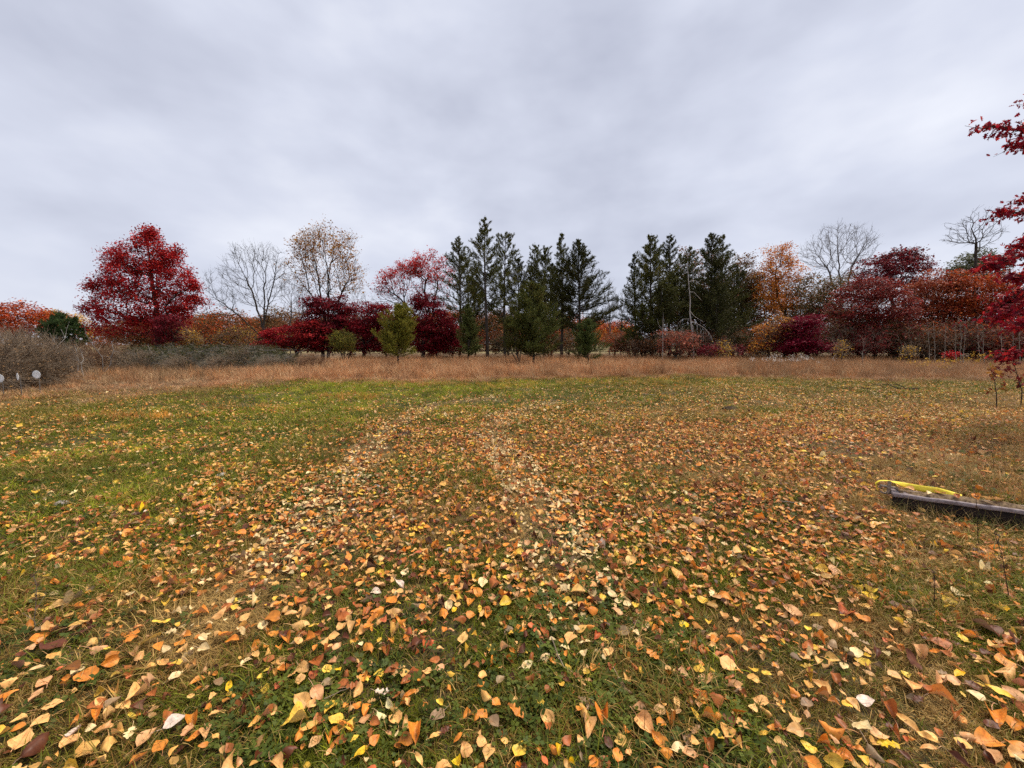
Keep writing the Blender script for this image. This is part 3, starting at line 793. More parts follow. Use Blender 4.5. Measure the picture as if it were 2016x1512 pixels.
def broadleaf(name, label, cat, bx, Y, ells, pal, n_nodes=500, n_leaf=14000, leaf=0.15, shell=0.4, spread=(0.35, 0.16), bf=0.3, rtip=0.010, thick=0.05,
              trunk=None, stems=None, bark=None, seed=1, up=0.6, group=None, patch=1.2, expo=2.1, leaf_tops=None, by=None, twig_mat=None, dep=0.85, droop=0.0, inner=0.25, n_twig=0):
    r = np.random.default_rng(seed)
    b = P(bx, 700, Y); b[2] = float(gz(b[0], b[1])) * (1 if Y < 30 else 0)
    E = px_ells(ells, Y, b, dep)
    pts = ellipsoid_points(E, n_nodes, shell, seed)
    if n_leaf:
        ctr = ellipsoid_points(E, 30, 2.0, seed + 71); rm = float(np.mean([min(e[1][0], e[1][2]) for e in E])); k = n_nodes // 2 // len(ctr) + 1
        pts = np.concatenate([pts[r.random(len(pts)) < .85]] + [c + (c - E[0][0]) * .03 + r.normal(0, 1, (k, 3)) * rm * np.array((.2, .2, .15)) for c in ctr])
    pts = pts[pts[:, 2] > 0.12]
    if trunk is None:
        c, rad = E[0]; top = c - np.array((0, 0, rad[2] * 0.1)); tr = [np.array((0, 0, -0.15)), np.array((0, 0, top[2] * 0.3)), top * np.array((.45, .45, .62)), top]
    else:
        tr = [np.array((0, 0, -0.15))] + [P(q[0], q[1], Y + (q[2] if len(q) > 2 else 0)) - b for q in trunk]
    fine = []
    for i in range(len(tr) - 1):
        m = max(2, int(np.linalg.norm(tr[i + 1] - tr[i]) / 0.8)); fine += [tr[i] + (tr[i + 1] - tr[i]) * k / m for k in range(m)]
    fine.append(tr[-1]); fine = [p + (r.normal(0, 0.05, 3) * (0 < k) * min(1, k / 4)) for k, p in enumerate(fine)]
    chains = [fine]
    for st in (stems or []):
        q = [P(s[0], s[1], Y + (s[2] if len(s) > 2 else 0)) - b for s in st[1]]
        base0 = np.array(fine[min(st[0], len(fine) - 1)]); f2 = []; prev = base0
        for s in q:
            m = max(2, int(np.linalg.norm(s - prev) / 0.8)); f2 += [prev + (s - prev) * (k + 1) / m for k in range(m)]; prev = s
        chains.append((min(st[0], len(fine) - 1), f2))
    P_, par, rad, tip = grow(pts, chains, bf, seed=seed, rtip=rtip, expo=expo)
    o = thing(name, label, cat, b, group)
    if n_twig:                                             # fine end twigs
        k = np.where((par >= 0) & (rad < rtip * 4))[0]; q = r.choice(k, n_twig); dv = P_[q] - P_[par[q]]; ln = np.linalg.norm(dv, axis=1, keepdims=True)
        dv = dv / np.maximum(ln, 1e-5) + r.normal(0, .55, dv.shape) + np.array((0, 0, .15)); dv /= np.linalg.norm(dv, axis=1, keepdims=True)
        st = P_[par[q]] + (P_[q] - P_[par[q]]) * r.random((n_twig, 1)); en = st + dv * r.uniform(.25, .8, (n_twig, 1)); xt = tubes(st, en, np.full(n_twig, rtip * .8), np.full(n_twig, rtip * .4), 3)
    bigt, small = tree_tubes(P_, par, rad, thick, seed)
    bm = bark or M_BARK
    if bigt: link("trunk", np_mesh("trunk", bigt[0], bigt[1], None, [bm], smooth=True), o)
    if small:
        if n_twig: small = merge([small, xt])
        link("branches" if bigt else "stems", np_mesh("branches", small[0], small[1], None, [twig_mat or bm]), o)
    if n_leaf:
        w = np.where(tip, 1.0, inner) * (rad < rtip * 8) * (par >= 0)
        if leaf_tops is not None:
            c0, h0 = leaf_tops; w = w * np.clip((P_[:, 2] - c0) / h0, 0.02, 1)
        q = r.choice(len(P_), n_leaf, p=w / w.sum())
        off = r.normal(0, 1, (n_leaf, 3)) * np.array((spread[0], spread[0], spread[1]))
        lp = P_[q] + off; lp[:, 2] = np.maximum(lp[:, 2], 0.06)
        v, qd = leaf_quads(lp, leaf, up, seed + 5, droop)
        col = palette(pal, n_leaf, r, lp, patch)
        link("crown", np_mesh("crown", v, qd, None, [M_LEAF], np.repeat(col, 4, 0)), o)
    return o

def needles(starts, ends, per, ln, wd, pal, seed, patch=0.8, splay=0.75):
    r = np.random.default_rng(seed); n = len(starts) * per
    i = np.repeat(np.arange(len(starts)), per); t = r.random((n, 1)); d = ends[i] - starts[i]; dn = d / np.maximum(np.linalg.norm(d, axis=1, keepdims=True), 1e-6)
    p = starts[i] + d * t; v = r.normal(0, 1, (n, 3)); v /= np.linalg.norm(v, axis=1, keepdims=True)
    dr = dn * (1 - splay) + v * splay + np.array((0, 0, .12)); dr /= np.linalg.norm(dr, axis=1, keepdims=True)
    w = np.cross(dr, r.normal(0, 1, (n, 3))); w /= np.maximum(np.linalg.norm(w, axis=1, keepdims=True), 1e-6)
    l = ln * r.uniform(.65, 1.25, (n, 1)); V = np.stack([p - w * wd / 2, p + w * wd / 2, p + dr * l], 1).reshape(-1, 3)
    return V, np.arange(n * 3).reshape(-1, 3), np.repeat(palette(pal, n, r, p, patch), 3, 0)

PINE = [((88, 88, 36), 4), ((68, 70, 30), 4), ((114, 106, 42), 2), ((100, 78, 40), 1)]
PINE_DARK = [((70, 70, 30), 4), ((54, 55, 25), 5), ((90, 86, 34), 2), ((92, 70, 36), 1)]
PINE_YEL = [((132, 124, 40), 4), ((106, 104, 38), 4), ((156, 140, 48), 2), ((110, 84, 44), 1)]

def pine(name, label, bx, Y, top, wid, base_y, pal=PINE, seed=1, dens=1.0, bare=0.25, shape=0.8, rise=0.45, group=None, gap=0.0, per=22, lean=0.0, nb=None, ln=0.145, wd=0.029):
    """Tall pine: top row of the photograph, half width in its pixels, row where the green crown ends."""
    r = np.random.default_rng(seed)
    b = P(bx, 700, Y); b[2] = 0.0
    tp = P(bx + lean, top, Y) - b; Ht = tp[2]; m = Y / F; R = wid * m * 1.36; hb = max(0.05 * Ht, (P(bx, base_y, Y) - b)[2])
    o = thing(name, label, "pine tree", b, group)
    k = 14; tt = np.linspace(0, 1, k); tr = np.outer(tt, tp) + np.stack([np.sin(tt * 5 + seed) * .06 * (tt > 0), np.cos(tt * 4 + seed) * .06 * (tt > 0), 0 * tt], -1); tr[0, 2] = -0.15
    rr = np.interp(tt, [0, .6, 1], [0.0115 * Ht + .02, 0.006 * Ht + .01, .012])
    v, q = tubes(tr[:-1], tr[1:], rr[:-1], rr[1:], 7)
    link("trunk", np_mesh("trunk", v, q, None, [M_BARK], smooth=True), o)
    nb = nb or int((Ht - hb) * 15 * dens)
    SA, SB, SR, NS, NE = [], [], [], [], []
    for i in range(nb):
        f = (i + r.random()) / nb; h = hb + (Ht - hb) * f ** 0.92 * 0.985
        prof = (1 - f) ** shape * (0.55 + 0.45 * min(1, f * 5 + .25)) + 0.06
        if gap and r.random() < gap: continue
        Lb = R * prof * r.uniform(.55, 1.2); az = r.uniform(0, 6.28); el = rise * r.uniform(.3, 1.4) + 0.5 * f
        d = np.array((math.cos(az) * math.cos(el), math.sin(az) * math.cos(el), math.sin(el))); c = np.array((np.interp(h, tr[:, 2], tr[:, 0]), np.interp(h, tr[:, 2], tr[:, 1]), h))
        sg = 4; pts = [c]
        for s in range(sg):
            dd = d + np.array((0, 0, (s / sg - 0.45) * 0.6)) + r.normal(0, .14, 3); dd /= np.linalg.norm(dd); pts.append(pts[-1] + dd * Lb / sg)
        pts = np.array(pts); r0 = 0.008 + 0.010 * Lb; rs = np.linspace(r0, .004, sg + 1)
        SA += list(pts[:-1]); SB += list(pts[1:]); SR += list(zip(rs[:-1], rs[1:]))
        ns = max(4, int(Lb * 9 * dens)); bare_ = bare * .7
        for j in range(ns):
            u = bare_ + (1 - bare_) * (j + r.random()) / ns; x = u * sg; a = int(min(x, sg - 1e-4)); p = pts[a] + (pts[a + 1] - pts[a]) * (x - a)
            ax = pts[a + 1] - pts[a]; ax /= np.linalg.norm(ax); sd = r.normal(0, 1, 3); sd -= ax * (sd @ ax); sd /= np.linalg.norm(sd)
            sh = (ax * .6 + sd * .7 + np.array((0, 0, .45))); sh /= np.linalg.norm(sh); ls = min(.5, .2 + .26 * Lb * (1.1 - u)) * r.uniform(.6, 1.2) * min(1, .4 + (1 - f) * 2.2)
            NS.append(p); NE.append(p + sh * ls)
            if j % 3 == 0: SA.append(p); SB.append(p + sh * ls * .8); SR.append((.006, .003))
        NS.append(pts[-2]); NE.append(pts[-1])
    NS.append(tr[-2]); NE.append(tr[-1] + np.array((0, 0, .25)))
    SR = np.array(SR); v, q = tubes(np.array(SA), np.array(SB), SR[:, 0], SR[:, 1], 3); link("branches", np_mesh("branches", v, q, None, [M_BARK]), o)
    v, t, c = needles(np.array(NS), np.array(NE), per, ln, wd, pal, seed + 3)
    link("crown", np_mesh("crown", v, None, t, [M_NEEDLE], c), o)
    return o

def bush_pine(name, label, bx, Y, ells, pal, n_nodes=420, stems=3, seed=1, per=40, group=None, ln=0.13, wd=0.022, shoot=0.34, by=None, shell=0.5):
    r = np.random.default_rng(seed)
    b = P(bx, 715, Y); b[2] = float(gz(b[0], b[1])); E = px_ells(ells, Y, b, .9)
    pts = ellipsoid_points(E, n_nodes // 3, shell, seed); rm = np.mean([e[1][0] for e in E]); ctr = ellipsoid_points(E, 46, 1.4, seed + 9)
    pts = np.concatenate([pts] + [q + r.normal(0, 1, (n_nodes * 2 // 3 // len(ctr) + 1, 3)) * rm * np.array((.13, .13, .16)) + np.array((0, 0, .1)) for q in ctr]); pts = pts[pts[:, 2] > 0.25]
    c, rad = E[0]; main = [np.array((0, 0, -.1)), np.array((0.02, 0, .25)), c * np.array((.5, .5, .5)), c]
    fine = []
    for i in range(3): fine += [main[i] + (main[i + 1] - main[i]) * k / 3 for k in range(3)]
    fine.append(main[-1]); chains = [fine]
    for s in range(stems):
        a = s * 6.28 / stems + .4; e = c + np.array((math.cos(a) * rad[0] * .7, math.sin(a) * rad[1] * .7, rad[2] * r.uniform(-.4, .1))); s0 = fine[2]
        chains.append((2, [s0 + (e - s0) * np.array((u, u, u ** 1.15)) for u in (.25, .5, .75, 1)]))
    P_, par, rd, tip = grow(pts, chains, .55, seed=seed, rtip=.006)
    o = thing(name, label, "pine tree", b, group); bigt, small = tree_tubes(P_, par, rd, .022, seed)
    if bigt: link("trunk", np_mesh("trunk", *bigt, None, [M_BARK], smooth=True), o)
    if small: link("branches", np_mesh("branches", *small, None, [M_BARK]), o)
    k = np.where((par >= 0) & (rd < .02))[0]; st = P_[k]; d = st - P_[par[k]]; d /= np.maximum(np.linalg.norm(d, axis=1, keepdims=True), 1e-6)
    NS, NE = [], []
    for _ in range(3):
        e = d * .6 + r.normal(0, .45, d.shape) + np.array((0, 0, .75)); e /= np.linalg.norm(e, axis=1, keepdims=True); NS.append(st); NE.append(st + e * shoot * r.uniform(.6, 1.25, (len(st), 1)))
    v, t, cl = needles(np.concatenate(NS), np.concatenate(NE), per // 3, ln, wd, pal, seed + 2)
    link("crown", np_mesh("crown", v, None, t, [M_NEEDLE], cl), o)
    return o

CRIM = [((164, 34, 42), 4), ((130, 26, 34), 4), ((184, 54, 50), 2), ((104, 26, 30), 3)]
MAROON = [((124, 34, 44), 4), ((94, 28, 36), 4), ((148, 46, 50), 2)]
RUST = [((178, 82, 38), 4), ((150, 60, 32), 4), ((198, 104, 50), 2), ((116, 48, 32), 2)]
BROWNO = [((128, 84, 52), 3), ((104, 70, 46), 4), ((150, 92, 50), 2), ((92, 80, 48), 2)]
OLIVE = [((104, 92, 56), 4), ((88, 82, 52), 4), ((130, 92, 54), 2)]
GOLD = [((216, 142, 54), 4), ((196, 116, 46), 4), ((228, 166, 72), 2), ((170, 96, 46), 1)]
YEL = [((214, 170, 62), 4), ((196, 150, 54), 3), ((150, 120, 52), 2)]
DEEPRED = [((120, 46, 44), 4), ((144, 56, 48), 3), ((98, 38, 38), 3), ((150, 78, 54), 1)]

# ------------------------------------------------------------------ trees, left to right
def build_left_trees():
    broadleaf("oak_tree", "broad rust orange oak crown at the far left edge", "tree", -30, 46, [(-20, 632, 105, 34), (45, 628, 45, 28), (-70, 640, 90, 40)], RUST, 520, 19000, .23, .6, (.5, .2), seed=3, up=1.4, patch=1.5)
    broadleaf("birch_tree", "small golden yellow tree behind the dark juniper, left part", "tree", 100, 52, [(103, 632, 16, 20)], YEL, 90, 2600, .15, .4, seed=4)
    broadleaf("birch_tree", "golden yellow tree between the juniper and the tall crimson tree", "tree", 148, 52, [(147, 640, 19, 24)], YEL, 110, 3200, .15, .4, seed=5)
    bush_pine("juniper", "dark green juniper left of the tall crimson tree", 122, 40, [(122, 656, 34, 30), (112, 640, 22, 20), (135, 668, 28, 18), (108, 670, 24, 16)], [((66, 84, 44), 4), ((52, 68, 38), 4), ((92, 104, 52), 1)], 520, seed=6, per=96, ln=.2, wd=.035)["category"] = "juniper"
    broadleaf("maple_tree", "tall bright crimson tree with a pointed crown, left of the bare tree", "tree", 310, 36,
              [(284, 555, 74, 44), (284, 508, 50, 36), (288, 480, 23, 24), (282, 600, 86, 36), (258, 640, 66, 24), (335, 625, 36, 26), (240, 540, 34, 26), (335, 540, 38, 30), (289, 466, 9, 9), (190, 605, 18, 14), (378, 600, 18, 16), (225, 505, 16, 14), (335, 500, 16, 16), (200, 560, 18, 14), (365, 560, 18, 18)],
              [((178, 36, 40), 4), ((146, 27, 34), 4), ((202, 58, 48), 2), ((112, 25, 30), 3), ((196, 100, 56), .6)], 1700, 40000, .15, .35, (.24, .2), .22, .009, .05, trunk=[(312, 640), (308, 600), (300, 550), (293, 500), (288, 460)], seed=7, up=.45, patch=.8)
    broadleaf("maple_shrub", "low dark red shrub under the right side of the tall crimson tree", "shrub", 342, 34, [(338, 648, 26, 26), (318, 662, 16, 14)], MAROON, 160, 5000, .13, .4, (.2, .12), seed=8)
    broadleaf("yellow_shrub", "small golden shrub at the right foot of the tall crimson tree", "shrub", 376, 33, [(376, 662, 15, 13), (390, 668, 10, 7)], [((190, 146, 56), 4), ((160, 118, 50), 3), ((120, 96, 48), 3)], 70, 700, .11, .3, (.2, .16), seed=9, n_twig=200, twig_mat=M_TWIG)
    broadleaf("bare_tree", "wide bare leafless tree left of the sparse golden tree", "tree", 522, 40,
              [(500, 545, 62, 62), (445, 560, 42, 36), (545, 530, 30, 46), (430, 605, 36, 24), (485, 495, 36, 20), (412, 545, 10, 20), (520, 500, 22, 24)], None, 1150, 0, bf=.5, rtip=.007, thick=.05,
              trunk=[(520, 650), (521, 610), (522, 560)], stems=[(3, [(495, 570), (470, 520)]), (2, [(470, 620), (430, 590)]), (4, [(540, 550), (548, 500)])], bark=M_BARK, seed=10, n_twig=1900)
    for bx, cx, cy, rx, ry, s in ((572, 574, 580, 24, 38, 11), (592, 596, 590, 15, 32, 12)):
        broadleaf("bare_tree", ("small forked bare tree just right of the wide bare tree" if s == 11 else "thin bare tree left of the sparse golden tree's trunks"), "tree", bx, 44, [(cx, cy, rx, ry)], None, 260, 0, bf=.55, rtip=.006, bark=M_BARKG, seed=s, n_twig=500)
    broadleaf("cottonwood_tree", "tall tree with thin sparse golden leaves and several upright stems", "tree", 646, 40,
              [(640, 520, 62, 58), (640, 475, 48, 26), (690, 545, 32, 36), (595, 530, 30, 40), (610, 480, 30, 24), (680, 490, 26, 24)],
              [((168, 120, 48), 4), ((148, 96, 44), 3), ((184, 138, 58), 2), ((140, 78, 50), 2)], 1000, 6000, .155, .3, (.22, .18), .55, .007, .05,
              trunk=[(645, 660), (645, 600), (648, 540), (660, 480)], stems=[(2, [(632, 590), (622, 520), (608, 478)]), (3, [(650, 570), (640, 500), (645, 465)]), (3, [(620, 590), (585, 545)]), (4, [(680, 560), (705, 545)])], seed=13, n_twig=1600)
    broadleaf("maple_shrub", "low bright crimson spreading shrub behind the brush pile", "shrub", 585, 33, [(572, 664, 46, 22), (610, 660, 34, 28), (545, 674, 26, 14)], CRIM, 340, 15000, .13, .5, (.22, .09), seed=14, up=1.0)
    broadleaf("maple_tree", "dark crimson bushy tree in front of the golden tree's trunks", "tree", 636, 34, [(640, 620, 34, 36), (640, 662, 42, 30), (672, 615, 20, 28), (622, 600, 16, 20)], MAROON + [((150, 34, 44), 4)], 460, 19000, .14, .4, (.24, .11), seed=15)
    broadleaf("maple_tree", "crimson bushy tree left of the yellow green pine bush", "tree", 716, 34, [(718, 628, 38, 34), (700, 660, 42, 30), (748, 622, 26, 24), (738, 668, 30, 24)], CRIM[:2] + MAROON, 480, 20000, .14, .4, (.24, .11), seed=16)
    broadleaf("oak_tree", "spreading oak with thin scarlet leaves on top, left of the pines", "tree", 850, 42,
              [(800, 560, 44, 40), (845, 530, 34, 30), (770, 565, 30, 34), (865, 560, 26, 40), (815, 525, 30, 14), (755, 590, 20, 20)], [((206, 66, 62), 4), ((180, 52, 54), 4), ((214, 92, 76), 2)], 760, 7600, .15, .5, (.2, .15), .35, .009,
              .05, trunk=[(848, 640), (842, 600), (830, 570)], stems=[(3, [(790, 590), (765, 570)]), (4, [(862, 560), (860, 530)])], seed=17, leaf_tops=(6.2, 4.5), n_twig=1500)
    broadleaf("maple_tree", "dense dark red small tree right of the yellow green pine bush", "tree", 834, 32, [(842, 625, 34, 44), (838, 664, 38, 30), (872, 654, 28, 36), (835, 594, 18, 16), (880, 675, 24, 20)], [((126, 24, 36), 4), ((100, 20, 30), 4), ((152, 34, 44), 2)], 480, 20000, .135, .5, (.24, .11), seed=18,
              trunk=[(833, 675), (834, 640), (838, 615)])
build_left_trees()

def build_pines():
    g1, g2 = "tall pines of the middle clump", "pines of the right hand clump"
    pine("pine_tree", "thin ragged pine at the left of the middle pine clump", 905, 37, 470, 40, 640, PINE, 31, 1.0, .4, .6, .5, g1, .2)
    pine("pine_tree", "slender open pine between the leftmost pine and the tallest one", 922, 40, 500, 34, 600, PINE, 32, .9, .4, .55, .5, g1, .2)
    pine("pine_tree", "tallest pine of all, with a bare lower trunk", 959, 34, 430, 40, 610, PINE, 33, 1.05, .4, .7, .45, g1, .15, lean=-5)
    pine("pine_tree", "open crowned pine right of the tallest pine", 994, 36, 461, 45, 640, PINE, 34, .95, .4, .5, .5, g1, .22)
    pine("pine_tree", "short ragged pine above the big bushy pine, left of two", 1046, 38, 484, 34, 620, PINE, 35, .9, .4, .55, .55, g1, .2, lean=6)
    pine("pine_tree", "short ragged pine above the big bushy pine, right of two", 1072, 39, 492, 42, 620, PINE, 36, .95, .35, .55, .55, g1, .15)
    pine("pine_tree", "narrow pointed pine beside the dense right pine of the middle clump", 1106, 36, 460, 26, 650, PINE, 37, 1.1, .3, .65, .5, g1, .1)
    pine("pine_tree", "dense broad based pine at the right end of the middle clump", 1140, 35, 473, 64, 660, PINE_DARK, 38, 1.3, .2, .9, .4, g1, .05)
    pine("pine_tree", "low dark pine filling the back of the middle clump, left of centre", 935, 41, 560, 44, 670, PINE_DARK, 39, 1.0, .25, .7, .45, g1, .1)
    pine("pine_tree", "dark pine at the back of the middle clump, behind the big bushy pine", 1085, 41, 520, 44, 670, PINE_DARK, 40, 1.0, .25, .7, .45, g1, .1)
    pine("pine_tree", "slim dark pine right of the tallest pine's trunk, at the back", 1020, 42, 510, 36, 660, PINE_DARK, 30, 1.0, .3, .6, .5, g1, .15)
    pine("young_pine", "yellow green bushy young pine standing alone in the tall grass", 785, 23.5, 606, 38, 704, PINE_YEL, 41, 2.3, .15, .48, .62, per=24, ln=.11, wd=.02)
    bush_pine("young_pine", "dull olive young pine among the red shrubs on the left", 678, 27, [(677, 678, 24, 18), (676, 668, 16, 12)], PINE_YEL[1:] + PINE, 200, 3, 42, per=48)
    pine("young_pine", "soft green upright young pine left of the bare pine trunk", 922, 29, 600, 22, 702, [((92, 98, 46), 4), ((74, 80, 38), 4), ((116, 112, 54), 2)], 43, 2.0, .15, .7, .5, per=22, ln=.12, wd=.022)
    pine("young_pine", "big broad bushy pine in front of the middle pine clump", 1050, 26, 560, 52, 704, [((92, 94, 38), 4), ((72, 78, 33), 5), ((114, 108, 42), 2), ((108, 78, 44), 1)], 44, 2.1, .15, .62, .48, per=20, ln=.12, wd=.022)
    bush_pine("young_pine", "thin young pine beside the left foot of the big bushy pine", 1022, 25.5, [(1012, 662, 24, 34), (1010, 640, 16, 18)], PINE, 220, 2, 45, per=48)
    pine("young_pine", "rounded young pine at the foot of the dense right pine", 1158, 25.5, 634, 30, 708, [((88, 98, 44), 4), ((70, 80, 38), 4), ((104, 104, 46), 2)], 46, 2.3, .15, .5, .6, per=22, ln=.11, wd=.02)
    # right hand clump, dense
    for bx, Y, top, w, by, s, d, sh, lab in ((1250, 37, 500, 26, 655, 51, 1.3, .8, "leftmost narrow pine of the right pine clump"), (1282, 35, 463, 44, 640, 52, 1.6, .75, "tall dense pine, second from the left in the right clump"),
            (1318, 37, 463, 34, 640, 53, 1.4, .7, "tall narrow pine, third from the left in the right clump"), (1340, 40, 500, 32, 640, 54, 1.2, .7, "shorter pine half hidden behind the grey snag"),
            (1302, 33, 560, 46, 690, 55, 1.5, .9, "lower dense pine filling the front of the right clump"), (1358, 39, 488, 30, 630, 56, 1.2, .6, "small topped pine behind the leaning grey snag"),
            (1402, 35, 460, 36, 650, 57, 1.5, .65, "tall pine right of the grey snag"), (1423, 37, 462, 32, 660, 58, 1.2, .6, "slim pine at the right end of the right clump"), (1412, 33, 560, 48, 690, 59, 1.5, .8, "low dark pine under the tall pine right of the snag"),
            (1265, 33, 600, 36, 690, 60, 1.5, .9, "low dark pine at the left foot of the right clump"), (1445, 38, 520, 40, 670, 61, 1.3, .8, "broad dark pine behind the right end of the clump")):
        pine("pine_tree", lab, bx, Y, top, w * 1.12, by, PINE_DARK if s % 2 else PINE, s, d * .8, .2, sh, .34, g2, .05, per=19)
build_pines()

def build_right_trees():
    broadleaf("oak_tree", "brown leaved oak showing between the pines of the right clump", "tree", 1375, 43, [(1375, 545, 46, 50), (1350, 600, 44, 50), (1400, 600, 44, 50)], BROWNO + RUST[1:2], 420, 12000, .16, .5, (.35, .14), seed=71, up=.9)
    broadleaf("oak_tree", "olive brown round oak just right of the right pine clump", "tree", 1462, 42, [(1460, 550, 34, 46), (1455, 610, 36, 60), (1478, 590, 22, 50)], OLIVE + BROWNO[:2], 460, 14000, .16, .5, (.35, .14), seed=72, up=.9)
    broadleaf("maple_tree", "tall orange gold tree right of the pines", "tree", 1545, 40, [(1530, 525, 26, 44), (1515, 555, 30, 40), (1550, 560, 26, 46), (1540, 500, 16, 18), (1505, 590, 24, 24), (1545, 610, 24, 24)], GOLD, 420, 8200, .15, .4, (.26, .16), .35, .009, .05, trunk=[(1548, 660), (1545, 620), (1530, 580), (1525, 540)], seed=73, n_twig=700)
    broadleaf("oak_tree", "brown olive oak under the wide bare crown on the right", "tree", 1608, 39, [(1600, 580, 38, 44), (1590, 620, 40, 40), (1640, 590, 34, 44), (1640, 640, 36, 34)], BROWNO + OLIVE, 460, 12000, .15, .5, (.34, .14), seed=74, up=.9, n_twig=500)
    broadleaf("bare_tree", "big bare fan shaped crown above the right hand oaks", "tree", 1660, 44, [(1650, 490, 62, 48), (1610, 500, 36, 26), (1690, 480, 34, 40), (1648, 460, 34, 24), (1590, 492, 16, 14), (1712, 478, 12, 16)], None, 800, 0, bf=.6, rtip=.008, bark=M_BARKG, trunk=[(1658, 620), (1655, 560), (1652, 530)],
              stems=[(6, [(1630, 530), (1605, 495)]), (7, [(1680, 520), (1705, 475)]), (7, [(1650, 500), (1648, 455)])], seed=75, n_twig=1500)
    broadleaf("shrub_maple", "crimson purple shrub at the wood's edge below the gold tree", "shrub", 1590, 31, [(1575, 660, 34, 28), (1590, 640, 26, 22), (1560, 682, 40, 14), (1605, 684, 34, 12)], [((128, 22, 46), 4), ((102, 18, 38), 4), ((150, 34, 54), 1)], 380, 14000, .13, .5, (.22, .10), seed=76, up=.9)
    broadleaf("oak_tree", "maroon oak crown rising behind the dark red oak", "tree", 1755, 42, [(1755, 535, 52, 36), (1795, 535, 36, 34), (1715, 545, 42, 34), (1770, 515, 30, 18), (1815, 550, 20, 30)], MAROON + [((80, 30, 36), 3)], 420, 13000, .17, .4, (.3, .14), seed=77, n_twig=300)
    broadleaf("oak_tree", "rounded dark red oak at the middle of the right hand wood", "tree", 1722, 33, [(1710, 600, 62, 42), (1680, 615, 46, 34), (1750, 615, 44, 36), (1712, 570, 40, 22), (1715, 655, 70, 24)], DEEPRED + [((140, 46, 46), 3)], 560, 21000, .145, .6, (.34, .10), seed=78, up=1.2, trunk=[(1728, 660), (1722, 630), (1712, 600)], stems=[(2, [(1690, 640), (1660, 620)])])
    broadleaf("oak_tree", "rust brown oak right of the rounded dark red oak", "tree", 1845, 34, [(1835, 595, 52, 44), (1810, 630, 50, 32), (1865, 620, 44, 40), (1840, 565, 36, 24), (1835, 652, 66, 24)], [((168, 92, 56), 4), ((140, 68, 44), 4), ((150, 52, 44), 2), ((186, 112, 66), 2)], 560, 20000, .15, .5, (.34, .11), seed=79, up=1.1, trunk=[(1842, 670), (1838, 630), (1835, 600)])
    broadleaf("oak_tree", "red orange oak behind the pale saplings on the right", "tree", 1920, 33, [(1915, 585, 52, 44), (1950, 600, 46, 44), (1900, 615, 44, 34), (1905, 555, 28, 20), (1980, 600, 46, 60), (1935, 655, 66, 22)], RUST + [((150, 44, 40), 4)], 560, 19000, .15, .5, (.34, .11), seed=80, up=1.1, trunk=[(1920, 680), (1922, 640), (1915, 600)])
    broadleaf("oak_tree", "grey green tree top behind the red orange oak", "tree", 1912, 45, [(1905, 530, 34, 28), (1935, 525, 34, 30), (1890, 545, 26, 22)], [((104, 104, 72), 4), ((86, 88, 62), 4), ((120, 112, 78), 2)], 260, 8000, .17, .5, (.3, .14), seed=81)
    broadleaf("bare_tree", "gaunt bare tree with crooked limbs above the grey green tree top", "tree", 1920, 40, [(1915, 455, 40, 30), (1935, 430, 24, 20), (1890, 470, 34, 12), (1950, 460, 26, 30), (1880, 440, 20, 12)], None, 210, 0, bf=.45, rtip=.012, bark=M_BARK, trunk=[(1922, 620), (1920, 540), (1920, 480), (1918, 440)], seed=82, n_twig=240)
    broadleaf("red_shrub", "rusty pink twiggy shrub in front of the right pine clump", "shrub", 1330, 30, [(1332, 678, 32, 22), (1350, 672, 22, 20), (1315, 664, 14, 14)], [((150, 74, 58), 4), ((170, 96, 70), 3), ((126, 56, 50), 3)], 300, 3600, .11, .3, (.18, .1), seed=83, n_twig=900, twig_mat=M_TWIG)
    broadleaf("yellow_shrub", "small yellow shrub right of the drooping grey snag", "shrub", 1425, 29.5, [(1425, 684, 14, 15), (1418, 694, 16, 8)], YEL, 90, 500, .10, .2, (.18, .14), seed=84, n_twig=200, twig_mat=M_TWIG)
    broadleaf("red_shrub", "low dark red shrub between the snag and the small yellow shrub", "shrub", 1398, 29.5, [(1400, 691, 22, 10), (1450, 690, 14, 10)], MAROON, 100, 1800, .10, .2, (.16, .1), seed=85)
    broadleaf("yellow_shrub", "little yellow leaved sapling in front of the wood under the brown oak", "shrub", 1658, 28, [(1658, 688, 12, 10), (1654, 680, 8, 8)], YEL, 60, 200, .10, .2, (.18, .14), seed=86, n_twig=150, twig_mat=M_TWIG)
    broadleaf("yellow_shrub", "little yellow shrub below the maroon and rust oaks", "shrub", 1790, 28, [(1790, 691, 9, 9)], YEL, 50, 150, .10, .2, (.16, .14), seed=87, n_twig=120, twig_mat=M_TWIG)
    broadleaf("orange_shrub", "orange leaved understory tree below the tall gold tree", "shrub", 1512, 32, [(1512, 660, 26, 26), (1535, 640, 24, 18), (1495, 685, 22, 14)], GOLD + BROWNO, 220, 2800, .13, .3, (.22, .14), seed=88, n_twig=500, twig_mat=M_TWIG)
    broadleaf("red_shrub", "tiny scarlet shrub among the pale saplings", "shrub", 1873, 26, [(1873, 699, 10, 6)], [((200, 40, 48), 3), ((170, 30, 40), 2)], 40, 500, .09, .2, (.1, .07), seed=89)
